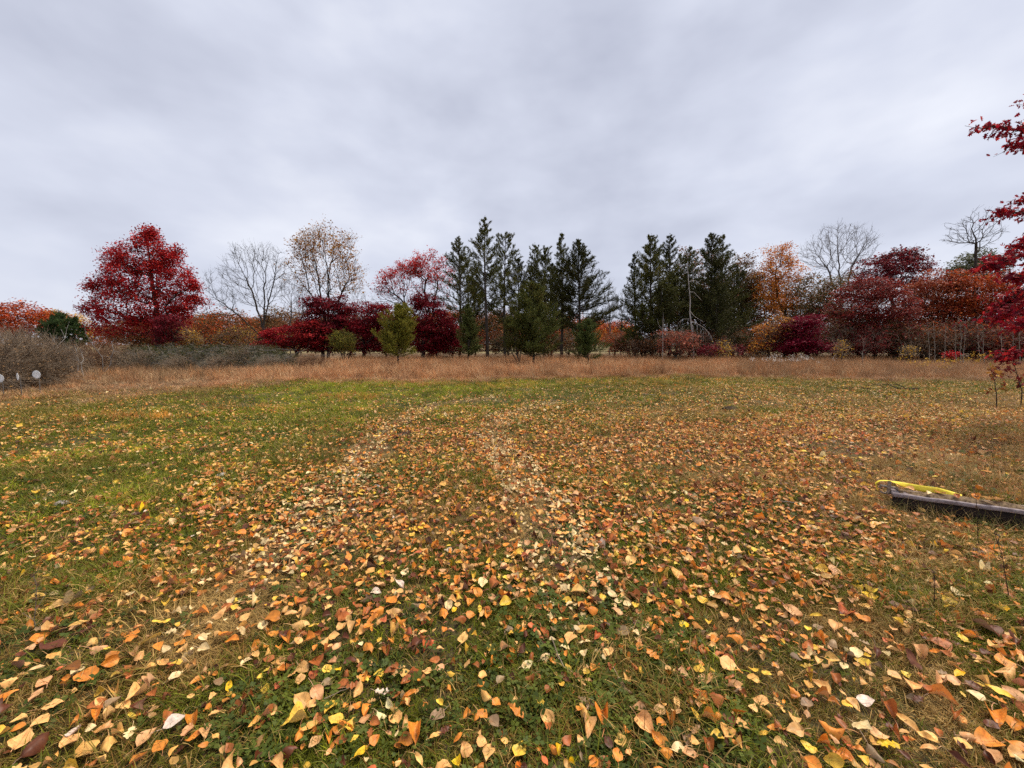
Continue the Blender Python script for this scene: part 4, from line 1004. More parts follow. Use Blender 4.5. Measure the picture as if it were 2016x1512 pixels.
    for i, (bx, Y, cy, rx, ry, pal, lab) in enumerate(((1490, 34, 668, 34, 26, BROWNO + RUST, "rusty brown thicket left of the orange understory tree"), (1545, 33, 664, 30, 28, DEEPRED + GOLD, "mixed red and gold thicket left of the crimson purple shrub"), (1640, 32, 664, 36, 28, BROWNO + MAROON, "brown and maroon thicket right of the crimson purple shrub"),
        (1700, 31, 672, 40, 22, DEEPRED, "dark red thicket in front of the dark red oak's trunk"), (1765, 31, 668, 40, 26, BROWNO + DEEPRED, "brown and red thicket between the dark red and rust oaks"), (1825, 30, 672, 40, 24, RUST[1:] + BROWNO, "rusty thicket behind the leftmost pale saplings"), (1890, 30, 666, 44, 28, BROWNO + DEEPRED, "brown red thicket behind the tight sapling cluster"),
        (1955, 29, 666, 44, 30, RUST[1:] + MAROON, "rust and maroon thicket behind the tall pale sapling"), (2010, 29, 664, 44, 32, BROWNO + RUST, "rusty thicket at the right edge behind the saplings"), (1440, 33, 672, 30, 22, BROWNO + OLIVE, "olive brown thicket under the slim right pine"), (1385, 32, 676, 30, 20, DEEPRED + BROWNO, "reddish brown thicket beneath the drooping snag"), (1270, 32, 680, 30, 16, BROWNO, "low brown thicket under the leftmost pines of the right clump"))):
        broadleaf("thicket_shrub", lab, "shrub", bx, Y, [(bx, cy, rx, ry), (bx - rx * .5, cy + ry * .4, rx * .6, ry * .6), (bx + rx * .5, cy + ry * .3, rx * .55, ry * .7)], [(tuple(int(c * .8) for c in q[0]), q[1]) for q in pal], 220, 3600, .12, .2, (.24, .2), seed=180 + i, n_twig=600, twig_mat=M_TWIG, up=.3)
    # darker growth deeper in the wood
    for i, (bx, Y, e, pal, lab) in enumerate((
        (1490, 48, [(1490, 610, 46, 70)], BROWNO, "dim brown oak deep in the wood behind the gold tree"), (1560, 50, [(1560, 620, 50, 66)], BROWNO, "dim brown oak deep in the wood left of the bare fan crown"),
        (1640, 50, [(1650, 620, 60, 66)], OLIVE, "dim olive oak deep in the wood below the bare fan crown"), (1750, 48, [(1740, 630, 66, 62)], BROWNO + MAROON, "dim brown oak deep in the wood behind the dark red oak"),
        (1850, 50, [(1850, 620, 70, 66)], BROWNO, "dim brown oak deep in the wood behind the rust oak"), (1960, 48, [(1960, 610, 80, 76)], BROWNO + RUST, "dim rusty oak deep in the wood at the right edge"), (1700, 44, [(1690, 665, 60, 26), (1760, 668, 50, 24)], OLIVE, "low olive undergrowth beneath the dark red oak"),
        (1600, 44, [(1560, 670, 60, 24), (1640, 668, 50, 24)], BROWNO, "low brown undergrowth beneath the brown olive oak"), (1850, 44, [(1830, 668, 60, 26), (1900, 668, 60, 26)], BROWNO + OLIVE, "low brown undergrowth behind the pale saplings"), (1985, 44, [(1985, 668, 60, 30)], BROWNO, "low brown undergrowth at the right end of the wood"),
        (1420, 46, [(1420, 620, 60, 66)], BROWNO, "dim brown oak behind the right pine clump"), (1340, 46, [(1330, 640, 50, 48)], BROWNO, "dim brown oak behind the grey snag"))):
        broadleaf("oak_tree" if "oak" in lab else "undergrowth_shrub", lab, "tree" if "oak" in lab else "shrub", bx, Y, e, pal, 260, 7000, .21, .3, (.45, .2), seed=100 + i)
build_right_trees()

def build_far_wood():
    protos = []
    g = "far brown trees beyond the field"
    specs = [((392, 92), [(392, 652, 40, 30)], BROWNO), ((470, 95), [(470, 655, 42, 32)], BROWNO + RUST[:2]), ((560, 98), [(560, 655, 44, 34)], OLIVE + BROWNO), ((1215, 80), [(1215, 658, 34, 22)], GOLD + RUST), ((660, 92), [(660, 655, 40, 30)], RUST[1:] + BROWNO)]
    labs = ["far brown tree right of the tall crimson tree", "far brown tree behind the wide bare tree", "far olive brown tree behind the crimson shrubs", "far orange gold tree in the gap between the two pine clumps", "far rusty tree behind the dark crimson bushy tree"]
    for i, ((bx, Y), e, pal) in enumerate(specs):
        protos.append(broadleaf("far_tree", labs[i], "tree", bx, Y, e, pal, 220, 7000, .30, .4, (.6, .3), seed=130 + i, rtip=.02, thick=.12, group=g))
    r = random.Random(9)
    MARKS = ((215, "crimson tree's left side"), (262, "crimson tree's middle"), (312, "crimson tree's trunk"), (350, "low dark red shrub"), (392, "small golden shrub"), (436, "brush pile's middle"), (480, "bare tree's left limbs"), (522, "bare tree's trunk"), (572, "small forked bare tree"), (612, "low crimson shrub's right end"), (645, "golden tree's trunks"), (690, "dull olive young pine"), (730, "crimson bushy tree"),
             (785, "yellow green pine bush"), (836, "dense dark red tree"), (880, "leftmost pine"), (922, "soft green young pine"), (959, "tallest pine's trunk"), (1000, "thin young pine"), (1050, "big bushy pine"), (1105, "narrow pointed pine"), (1150, "rounded young pine"), (1200, "bare tree in the gap"), (1240, "right pine clump"))
    for px in list(range(200, 1000, 26)) + list(range(1000, 1250, 30)):      # the wood on the far side of the next field
        Y = r.uniform(84, 112); b = P(px + r.uniform(-9, 9), 700, Y); b[2] = 0; sc = r.uniform(.85, 1.2) * (0.8 if px < 330 else 1)
        kk = r.choice((0, 1, 2, 4, 0, 1)) if px < 1170 else r.choice((3, 4))
        near = min(MARKS, key=lambda q: abs(q[0] - px)); off = px - near[0]; rel = "just left of" if off < -8 else ("just right of" if off > 8 else "behind")
        dup(protos[kk], b, r.uniform(0, 6.28), (sc, sc, sc * r.uniform(.9, 1.1)), "far %s tree beyond the field, seen %s the %s" % (("brown", "russet", "olive", "orange", "rusty")[kk], rel, near[1]), g if px < 1170 else "far orange trees in the gap")
    # low growth under the trees along the back of the tall grass
    up = [broadleaf("undergrowth_shrub", lab, "shrub", bx, Y, e, pal, 150, 3000, .12, .3, (.25, .15), seed=160 + i, twig_mat=M_TWIG, n_twig=700) for i, (bx, Y, e, pal, lab) in enumerate((
        (890, 36, [(890, 676, 34, 20)], DEEPRED + BROWNO, "low reddish undergrowth left of the upright young pine"), (960, 40, [(960, 672, 36, 20)], BROWNO + RUST, "low rusty undergrowth behind the tallest pine's trunk"),
        (1120, 38, [(1120, 678, 34, 18)], BROWNO + OLIVE, "low brown undergrowth behind the rounded young pine"), (560, 40, [(560, 672, 36, 20)], BROWNO + YEL, "low brown undergrowth behind the low crimson shrub")))]
    for px, Y, kk, lab in ((1210, 42, 1, "low rusty undergrowth in the gap, left side"), (1240, 40, 0, "low reddish undergrowth in the gap, right side"), (1285, 39, 2, "low brown undergrowth under the left of the right pine clump"), (1380, 37, 0, "low reddish undergrowth beneath the snag's drooping limbs"),
                       (1440, 36, 1, "low rusty undergrowth right of the small yellow shrub"), (1480, 36, 2, "low olive brown undergrowth left of the orange understory tree"), (1550, 38, 1, "low rusty undergrowth behind the crimson purple shrub"), (1650, 34, 2, "low brown undergrowth left of the dark red oak's trunk"), (1690, 33, 0, "low reddish undergrowth by the dark red oak's trunk"),
                       (1760, 32, 2, "low brown undergrowth right of the dark red oak's trunk"), (1815, 32, 1, "low rusty undergrowth by the rust brown oak's trunk"), (1870, 31, 2, "low brown undergrowth behind the tight sapling cluster"), (1930, 31, 0, "low reddish undergrowth behind the tall pale sapling"), (1985, 30, 1, "low rusty undergrowth at the right edge of the wood"),
                       (760, 38, 0, "low reddish undergrowth behind the yellow green pine bush"), (690, 38, 3, "low brown undergrowth behind the dull olive young pine"), (860, 38, 1, "low rusty undergrowth right of the dense dark red tree"), (1000, 38, 2, "low brown undergrowth behind the big bushy pine's left side"), (1080, 40, 1, "low rusty undergrowth behind the big bushy pine's right side"), (470, 40, 3, "low yellowish undergrowth below the wide bare tree")):
        b = P(px, 700, Y); b[2] = 0; sc = r.uniform(.85, 1.2); dup(up[kk], b, r.uniform(0, 6.28), (sc, sc, sc * r.uniform(.85, 1.1)), lab)
    for i, (bx, cx, cy, rx, ry) in enumerate(((1200, 1200, 600, 18, 50), (1222, 1224, 612, 14, 44), (700, 700, 600, 26, 44), (1640, 1640, 560, 20, 30))[:3]):
        broadleaf("bare_tree", ["thin bare tree right of the dense pine, in the gap", "faint bare tree left of the right pine clump, in the gap", "thin bare tree right of the golden tree's trunks"][i], "tree", bx, 56, [(cx, cy, rx, ry)], None, 240, 0, bf=.6, rtip=.009, bark=M_BARKG, seed=150 + i, n_twig=500)
build_far_wood()

# ------------------------------------------------------------------ shrubs, brush pile, saplings, snag
def polytube(lines, sides=6):
    A, B, ra, rb = [], [], [], []
    for pts, r0, r1 in lines:
        pts = np.asarray(pts, float); rr = np.linspace(r0, r1, len(pts)); A += list(pts[:-1]); B += list(pts[1:]); ra += list(rr[:-1]); rb += list(rr[1:])
    return tubes(np.array(A), np.array(B), np.array(ra), np.array(rb), sides)

def wander(p0, p1, n, amp, r):
    p0, p1 = np.asarray(p0, float), np.asarray(p1, float); t = np.linspace(0, 1, n)[:, None]
    w = np.cumsum(r.normal(0, 1, (n, 3)), 0); w -= t * w[-1] + (1 - t) * w[0]
    return p0 + (p1 - p0) * t + w * amp * np.linalg.norm(p1 - p0) / n

def build_thicket():
    g = "bare grey brown shrubs of the left thicket"; r = random.Random(4)
    def shrub(bx, by, top, half, seed, label, mat=M_TWIG, nleaf=250, tw=2600, pal=None):
        b = G(bx, by); Y = b[1]
        return broadleaf("bare_shrub", label, "shrub", bx, Y, [(bx, (top + by) / 2, half, (by - top) / 2), (bx - half * .5, (top + by * 2) / 3, half * .6, (by - top) / 3), (bx + half * .5, (top + by * 2) / 3, half * .6, (by - top) / 3)],
                         pal or [((150, 118, 84), 3), ((120, 96, 72), 3), ((170, 130, 80), 1)], 330, nleaf, .055, .2, (.14, .14), .7, .0055, .5, seed=seed, bark=mat, group=g, n_twig=tw)
    for i, a in enumerate(((-30, 775, 655, 55, "bare grey brown shrub cut by the left edge, behind the leftmost plate"), (38, 765, 658, 46, "bare grey brown shrub behind the middle white plate"), (85, 760, 668, 42, "bare grey brown shrub behind the right white plate"),
                           (15, 742, 650, 50, "tall grey brown shrub at the back of the thicket, far left"), (125, 742, 690, 40, "low brown shrub right of the white plates"), (165, 735, 680, 38, "reddish brown shrub below the pale dead sticks"), (205, 730, 685, 36, "rusty brown shrub between the dead sticks and the brush pile"),
                           (70, 735, 662, 46, "grey shrub behind the plates with pale twigs"), (245, 728, 682, 30, "rusty shrub at the left end of the brush pile"), (-80, 760, 650, 70, "bare shrub beyond the left edge of the view"))[:9]):
        shrub(a[0], a[1], a[2], a[3], 200 + i, a[4], M_RUSTWIG if i in (5, 6, 8) else M_TWIG, 1500, 1500)
    pr = [o for o in sorted(bpy.data.objects, key=lambda q: q.name) if o.name.startswith("bare_shrub")][4:9]; rb = random.Random(8)
    for px, Y, lab in ((262, 21.2, "left end"), (305, 22.4, "left third"), (352, 21.4, "left part of the front"), (398, 22.6, "middle"), (440, 21.6, "front, below the bare tree's left limbs"), (486, 22.4, "part below the bare tree"), (530, 21.4, "right part of the front"), (575, 22.6, "right end, before the crimson shrub"), (612, 21.8, "far right tip")):
        b = P(px, 700, Y); b[2] = float(gz(b[0], b[1])); k = rb.uniform(.55, .8); dup(pr[rb.randrange(len(pr))], b, rb.uniform(0, 6.28), (k * 1.3, k * 1.3, k * rb.uniform(.75, 1.1)), "tangled bare shrub growing through the brush pile's " + lab, "shrubs tangled in the brush pile")
    # pale dead sticks rising from the thicket
    rr = np.random.default_rng(60)
    for bx, by, tx, ty, Y, lab in ((100, 720, 98, 655, 17, "pale upright dead stick, left of the forked pair"), (108, 718, 120, 648, 17, "pale dead stick leaning right beside the upright one"), (198, 690, 166, 640, 19, "dark leaning dead pole left of the crimson tree"), (150, 712, 146, 680, 17, "short pale dead stick below the leaning pole"),
                               (162, 714, 156, 685, 17, "second short pale dead stick below the leaning pole"), (190, 700, 225, 665, 19, "pale dead branch leaning right towards the crimson tree")):
        b = P(bx, by, Y); b[2] = float(gz(b[0], b[1])); t = P(tx, ty, Y)
        o = thing("dead_stick", lab, "dead stick", b, "dead sticks in the thicket"); w = wander((0, 0, -.05), t - b, 7, .25, rr)
        link("stem", np_mesh("stem", *polytube([(w, .022, .009)], 5), None, [M_DEAD if "dark" not in lab else M_BARKG]), o)
        tw = []
        for k in (3, 4, 5):
            e = w[k] + rr.normal(0, .25, 3) + np.array((0, 0, .3)); tw.append((np.array([w[k], (w[k] + e) / 2 + rr.normal(0, .03, 3), e]), .007, .003))
        link("twigs", np_mesh("twigs", *polytube(tw, 4), None, [M_DEAD]), o)
build_thicket()

def build_brush_pile():
    r = np.random.default_rng(61); Y = 23.0
    b = P(430, 726, Y); b[2] = float(gz(b[0], b[1]))
    o = thing("brush_pile", "long low pile of cut branches and dull green boughs beneath the bare tree", "brush pile", b)
    x0 = P(235, 720, Y)[0] - b[0]; x1 = P(625, 720, Y)[0] - b[0]
    n, k = 90, 26; X, Yv = np.meshgrid(np.linspace(x0, x1, n), np.linspace(-1.9, 2.4, k))
    prof = np.clip(np.minimum((X - x0) / 1.4, (x1 - X) / 3.6), 0, 1) ** .6 * np.clip(1 - (np.abs(Yv - .2) / 2.05) ** 2, 0, 1) ** .7
    vv = VN(9, .7); vw = VN(10, .22)
    Z = prof * (1.18 + .35 * (vv(X, Yv) - .5)) + prof * .5 * (vw(X, Yv) - .5) - .06
    v = np.stack([X, Yv, Z], -1).reshape(-1, 3); a = (np.arange(k - 1)[:, None] * n + np.arange(n - 1)[None]).ravel(); q = np.stack([a, a + 1, a + n + 1, a + n], -1)
    m, N, L = new_mat("brush_core"); out = N.new("ShaderNodeOutputMaterial"); p = N.new("ShaderNodeBsdfPrincipled"); t = N.new("ShaderNodeTexNoise"); t.inputs["Scale"].default_value = 14; t.inputs["Detail"].default_value = 5
    g = N.new("ShaderNodeNewGeometry"); L.new(g.outputs["Position"], t.inputs["Vector"]); cr = N.new("ShaderNodeValToRGB"); cr.color_ramp.elements[0].color = (.02, .017, .012, 1); cr.color_ramp.elements[1].color = (.10, .085, .055, 1); cr.color_ramp.elements[0].position = .4; cr.color_ramp.elements[1].position = .62
    L.new(t.outputs["Fac"], cr.inputs[0]); L.new(cr.outputs[0], p.inputs["Base Color"]); p.inputs["Roughness"].default_value = 1; L.new(p.outputs[0], out.inputs[0])
    link("mound", np_mesh("mound", v, q, None, [m], smooth=True), o)
    w = np.clip(prof.ravel(), 0, 1); c = r.choice(len(v), 5200, p=w / w.sum()); s = v[c] + r.normal(0, .08, (5200, 3)); d = r.normal(0, 1, (5200, 3)); d[:, 2] = np.abs(d[:, 2]) * .35; d /= np.linalg.norm(d, axis=1, keepdims=True)
    ln = r.uniform(.2, 1.3, (5200, 1)); e = s + d * ln * .5; s2 = s - d * ln * .3
    link("branches", np_mesh("branches", *tubes(s2[:1500], e[:1500], r.uniform(.004, .018, 1500), np.full(1500, .004), 3), None, [M_BARKG]), o)["kind"] = "stuff"
    nv, nt, nc = needles(s2[1000:], e[1000:], 10, .12, .022, [((78, 80, 38), 4), ((54, 60, 28), 5), ((112, 84, 50), 2), ((40, 44, 22), 4)], 62, .3)
    link("boughs", np_mesh("boughs", nv, None, nt, [M_NEEDLE], nc), o)["kind"] = "stuff"
    for px0, py0, px1, py1 in ((250, 695, 300, 690), (330, 690, 360, 684), (375, 694, 430, 691), (520, 690, 585, 688), (560, 706, 610, 680), (600, 700, 650, 702), (440, 712, 470, 690), (300, 705, 290, 678), (480, 684, 530, 690)):
        A, B = P(px0, py0, Y - 1.35) - b, P(px1, py1, Y - .9) - b
        link("cut_branch", np_mesh("cut_branch", *polytube([(wander(A, B, 6, .25, r), .016, .008)], 6), None, [M_BARKG]), o)
build_brush_pile()

def build_saplings():
    r = np.random.default_rng(63); g = "pale bare saplings at the wood's edge"
    spec = ((1833, 706, 1826, 632, "leftmost pale bare sapling on the right, one of a close pair"), (1843, 708, 1838, 636, "right sapling of the leftmost close pair of pale saplings"), (1862, 706, 1862, 640, "pale sapling left of the tight pale cluster"), (1886, 708, 1880, 640, "leftmost stem of the tight cluster of pale saplings"),
            (1892, 710, 1892, 632, "second stem of the tight cluster of pale saplings"), (1897, 709, 1900, 636, "third stem of the tight cluster of pale saplings"), (1934, 708, 1924, 628, "tall pale sapling right of the tight cluster"), (1943, 706, 1934, 634, "slim pale sapling leaning left, right of the tall one"),
            (1974, 700, 1975, 612, "tall straight pale sapling under the near red branches"), (1998, 704, 1996, 610, "pale sapling with a side twig near the right edge"), (2012, 700, 2008, 618, "pale sapling touching the right edge"), (1700, 712, 1700, 668, "small forked pale sapling in the tall grass below the dark red oak"))
    for bx, by, tx, ty, lab in spec:
        Y = 24.0 + (hash(bx) % 5) * .5
        b = P(bx, by, Y); b[2] = float(gz(b[0], b[1])); t = P(tx, ty, Y) - b
        o = thing("sapling", lab, "sapling", b, g); w = wander((0, 0, -.1), t, 9, .045, r)
        link("stem", np_mesh("stem", *polytube([(w, .019, .006)], 6), None, [M_PALE], smooth=True), o)
        tw = []
        for k in list(range(2, 9)) * 2:
            e = w[min(k, 8)] + np.array((r.normal(0, .22), r.normal(0, .22), r.uniform(.15, .5))); tw.append((np.array([w[min(k, 8)], (w[min(k, 8)] + e) / 2 + r.normal(0, .03, 3), e]), .007, .003))
        link("twigs", np_mesh("twigs", *polytube(tw, 3), None, [M_PALE]), o)
    # the leaning grey snag with drooping limbs
    Y = 30.5; b = P(1366, 700, Y); b[2] = 0; q = lambda x, y, d=0: P(x, y, Y + d) - b
    o = thing("dead_snag", "leaning grey dead snag with drooping twigs in front of the right pines", "dead tree", b)
    tr = np.array([(0, 0, -.1), q(1365, 680), q(1362, 650), q(1358, 615), q(1359, 590), q(1356, 560), q(1353, 520)])
    link("trunk", np_mesh("trunk", *polytube([(tr, .07, .02)], 7), None, [M_DEAD], smooth=True), o)
    ls = [([q(1358, 632), q(1372, 637), q(1386, 645), q(1396, 656), q(1402, 666), q(1405, 677)], .028, .008), ([q(1358, 612), q(1366, 622), q(1385, 634)], .03, .008), ([q(1357, 628), q(1345, 628), q(1337, 634), q(1331, 642)], .018, .005), ([q(1356, 555), q(1365, 552), q(1378, 555)], .025, .006), ([q(1357, 575), q(1366, 575), q(1378, 588), q(1382, 592)], .025, .006),
          ([q(1338, 650), q(1348, 660)], .03, .02), ([q(1363, 640), q(1364, 655)], .04, .02)]
    for x, y in ((1372, 638), (1378, 641), (1384, 645), (1390, 650), (1395, 656), (1340, 632), (1333, 640), (1362, 640), (1366, 642), (1374, 640), (1387, 647), (1399, 662)):
        ls.append((wander(q(x, y), q(x + r.normal(0, 4), y + r.uniform(10, 34), r.normal(0, .2)), 4, .2, r), .014, .005))
    link("limbs", np_mesh("limbs", *polytube(ls, 5), None, [M_DEAD], smooth=True), o)
    Yp = 29.5; b = P(1305, 700, Yp); b[2] = 0; o = thing("dead_snag", "thin forked grey dead stem left of the leaning snag", "dead tree", b); q = lambda x, y: P(x, y, Yp) - b
    link("stem", np_mesh("stem", *polytube([([(0, 0, -.1), q(1305, 670), q(1305, 640), q(1306, 615)], .03, .01), ([q(1305, 650), q(1296, 638), q(1294, 628)], .016, .006), ([q(1305, 640), q(1309, 628)], .012, .005)], 5), None, [M_DEAD]), o)
build_saplings()

# ------------------------------------------------------------------ near oak at the right edge
OAK_OUT = [(0, 0), (.05, .14), (.20, .20), (.09, .32), (.30, .50), (.13, .56), (.24, .80), (.09, .78), (0, 1.0)]
def oak_leaf_mesh(pos, size, pal, seed, hang=0.6):
    r = np.random.default_rng(seed); n = len(pos)
    out = np.array(OAK_OUT + [(-a, b) for a, b in OAK_OUT[-2:0:-1]]); k = len(out)
    t = r.normal(0, 1, (n, 3)); t[:, 2] -= hang; t /= np.linalg.norm(t, axis=1, keepdims=True)
    u = np.cross(t, r.normal(0, 1, (n, 3)) + np.array((0, 0, 1.3))); u /= np.linalg.norm(u, axis=1, keepdims=True); nn = np.cross(u, t); s = (size * r.lognormal(0, .22, n))[:, None, None]
    bend = r.uniform(-.35, .35, (n, 1, 1))
    v = pos[:, None] + s * (u[:, None] * out[None, :, :1] + t[:, None] * out[None, :, 1:] + nn[:, None] * (np.abs(out[None, :, :1]) * .5 + bend * out[None, :, 1:] ** 2))
    b = (np.arange(n) * k)[:, None]; right = list(range(0, 9)); left = [0] + [k - i for i in range(1, 8)] + [8]; q = []
    for i in range(8):
        A = (right[i], right[i + 1], left[i + 1], left[i]); q.append(A)
    T = []
    for A in q:
        x = [b[:, 0] + j for j in A]
        if A[0] == A[3]: T.append(np.stack([x[0], x[1], x[2]], -1))
        elif A[1] == A[2]: T.append(np.stack([x[0], x[1], x[3]], -1))
        else: T += [np.stack([x[0], x[1], x[2]], -1), np.stack([x[0], x[2], x[3]], -1)]
    c = np.repeat(palette(pal, n, r, pos, .4), k, 0)
    return v.reshape(-1, 3), np.concatenate(T), c

def build_near_oak():
    r = np.random.default_rng(65); Y = 6.2; b = P(2250, 700, Y); b[2] = float(gz(b[0], b[1]))
    o = thing("red_oak", "near red oak reaching its crimson branches in from the right edge", "tree", b)
    q = lambda x, y, d=0.: P(x, y, Y + d) - b
    tr = np.array([(0, 0, -.1), q(2250, 600), q(2245, 450), q(2235, 250), q(2225, 60)])
    link("trunk", np_mesh("trunk", *polytube([(tr, .17, .05)], 9), None, [M_BARK], smooth=True), o)
    limbs = [[(2240, 330), (2120, 292), (2050, 268), (1995, 254), (1958, 246)], [(2240, 345), (2100, 305), (2040, 288), (2005, 283)], [(2240, 290), (2100, 235), (2025, 205)], [(2245, 500), (2110, 445), (2050, 425), (2005, 418), (1975, 420)], [(2245, 510), (2120, 470), (2050, 455), (2010, 480), (1985, 500)],
             [(2245, 540), (2100, 510), (2025, 500), (1975, 512), (1945, 522)], [(2248, 560), (2120, 545), (2050, 530), (2005, 545)], [(2248, 590), (2120, 575), (2040, 560), (1995, 585), (1968, 610)], [(2248, 610), (2120, 600), (2050, 590), (2000, 610), (1965, 628)], [(2248, 480), (2130, 400), (2050, 380), (2010, 395)],
             [(2250, 650), (2120, 660), (2060, 670), (2010, 690), (1975, 705)], [(2250, 655), (2130, 640), (2060, 640), (2010, 640)], [(2250, 530), (2150, 480), (2100, 470)]]
    lines, LP = [], []
    wts = [.9, .8, .5, .9, 1.2, 2.4, 2.2, 2.4, 2.2, .6, 1.2, 1.2, 1.0]
    for L_, wt in zip(limbs, wts):
        dy = r.uniform(-.9, .9); pts = np.array([q(x, y, dy * (i > 0) * min(1, i / 2)) for i, (x, y) in enumerate(L_)]); lines.append((pts, .03, .005))
        for _ in range(int(34 * wt)):
            f = r.uniform(1.0, len(pts) - 1.001); a = int(f); p = pts[a] + (pts[a + 1] - pts[a]) * (f - a); ax = pts[a + 1] - pts[a]; ax /= np.linalg.norm(ax)
            d = ax * r.uniform(.2, .9) + r.normal(0, .6, 3) * np.array((1, 1, .55)); e = p + d * r.uniform(.08, .26); lines.append((np.array([p, (p + e) / 2 + r.normal(0, .015, 3), e]), .005, .002))
            for t in r.random(9): LP.append(p + (e - p) * (0.35 + .65 * t) + r.normal(0, .025, 3))
        for t in np.linspace(1.5, len(pts) - 1.01, 14): a = int(t); LP.append(pts[a] + (pts[a + 1] - pts[a]) * (t - a))
    link("branches", np_mesh("branches", *polytube(lines, 4), None, [M_BARK]), o)
    v, t, c = oak_leaf_mesh(np.array(LP), .075, [((160, 26, 44), 4), ((132, 20, 38), 4), ((196, 48, 48), 2), ((100, 24, 36), 3), ((150, 60, 44), 1)], 66)
    link("crown", np_mesh("crown", v, None, t, [M_LEAF], c), o)
    # knee high sapling with a few yellow leaves, in front of the oak
    g = G(1962, 808); o = thing("oak_sapling", "thin dark sapling with yellow and brown leaves at the field's right edge", "sapling", g); q = lambda x, y: P(x, y, g[1]) - g
    main = np.array([(0, 0, -.05), q(1962, 780), q(1958, 750), q(1950, 725)]); ls = [(main, .012, .005)]; LP = []
    for x0, y0, x1, y1 in ((1958, 750, 1985, 730), (1960, 770, 1985, 752), (1954, 740, 1935, 735), (1955, 742, 1970, 722), (1962, 780, 1945, 765)):
        a, c = q(x0, y0), q(x1, y1) + np.array((0, r.normal(0, .15), 0)); ls.append((wander(a, c, 4, .1, r), .005, .002)); LP += [a + (c - a) * u + r.normal(0, .03, 3) for u in r.uniform(.3, 1, 9)]
    LP += [main[-1] + r.normal(0, .04, 3) for _ in range(8)]
    link("stem", np_mesh("stem", *polytube(ls, 5), None, [M_BARK]), o)
    v, t, c = oak_leaf_mesh(np.array(LP), .10, [((214, 160, 50), 3), ((170, 120, 54), 3), ((130, 60, 44), 2), ((120, 104, 50), 2)], 67); link("leaves", np_mesh("leaves", v, None, t, [M_LEAF], c), o)
    g = G(2010, 800); o = thing("oak_sapling", "dark leafy sapling cut by the right edge below the red branches", "sapling", g); q = lambda x, y: P(x, y, g[1]) - g
    main = np.array([(0, 0, -.05), q(2012, 770), q(2000, 730), q(1992, 700)]); ls = [(main, .012, .005)]; LP = []
    for _ in range(9):
        a = main[1] + (main[3] - main[1]) * r.random(); c = a + np.array((r.normal(0, .25), r.normal(0, .2), r.uniform(-.05, .2))); ls.append((wander(a, c, 4, .1, r), .005, .002)); LP += [a + (c - a) * u + r.normal(0, .03, 3) for u in r.uniform(.3, 1, 8)]
    link("stem", np_mesh("stem", *polytube(ls, 5), None, [M_BARK]), o)
    v, t, c = oak_leaf_mesh(np.array(LP), .10, [((130, 36, 44), 3), ((100, 44, 40), 3), ((150, 84, 50), 2)], 68); link("leaves", np_mesh("leaves", v, None, t, [M_LEAF], c), o)
build_near_oak()

# ------------------------------------------------------------------ white target plates, beam and strap, small things
def simple_mat(name, c1, c2, scale, rough, spec=.3, metal=0.0, bump=.3):
    m, N, L = new_mat(name); out = N.new("ShaderNodeOutputMaterial"); p = N.new("ShaderNodeBsdfPrincipled"); t = N.new("ShaderNodeTexNoise"); t.inputs["Scale"].default_value = scale; t.inputs["Detail"].default_value = 6; t.inputs["Roughness"].default_value = .65
    tc = N.new("ShaderNodeTexCoord"); L.new(tc.outputs["Object"], t.inputs["Vector"]); cr = N.new("ShaderNodeValToRGB"); cr.color_ramp.elements[0].color = (*c1, 1); cr.color_ramp.elements[1].color = (*c2, 1); cr.color_ramp.elements[0].position = .38; cr.color_ramp.elements[1].position = .62
    L.new(t.outputs["Fac"], cr.inputs[0]); L.new(cr.outputs[0], p.inputs["Base Color"]); p.inputs["Roughness"].default_value = rough; p.inputs["Specular IOR Level"].default_value = spec; p.inputs["Metallic"].default_value = metal
    b = N.new("ShaderNodeBump"); b.inputs["Strength"].default_value = bump; b.inputs["Distance"].default_value = .004; L.new(t.outputs["Fac"], b.inputs["Height"]); L.new(b.outputs[0], p.inputs["Normal"]); L.new(p.outputs[0], out.inputs[0])
    return m
M_PLATE = simple_mat("white_plate", (.60, .59, .57), (.86, .85, .84), 16, .7, .2)
M_HOLE = simple_mat("plate_marks", (.03, .028, .025), (.12, .11, .10), 30, .9)
M_STEEL = simple_mat("rusty_steel", (.17, .13, .13), (.31, .26, .265), 26, .8, .2, 0)
M_RUST_SHADE = simple_mat("shaded_rust", (.014, .010, .009), (.04, .024, .018), 22, .85, .2)  # near-black: shade beneath the top flange is painted into this rust colour
M_STRAP = simple_mat("yellow_webbing", (.70, .54, .035), (.90, .72, .07), 45, .65, .3)
M_DIRT = simple_mat("soil", (.02, .014, .009), (.075, .052, .034), 30, 1.0, .1, 0, 1.0)
M_STONE = simple_mat("stone", (.20, .17, .14), (.38, .33, .28), 30, .9, .2)
M_STONEB = simple_mat("brown_stone", (.24, .14, .08), (.40, .26, .16), 30, .9, .2)
M_SHACKLE = simple_mat("weathered_shackle", (.16, .12, .09), (.30, .24, .19), 40, .7, .35)

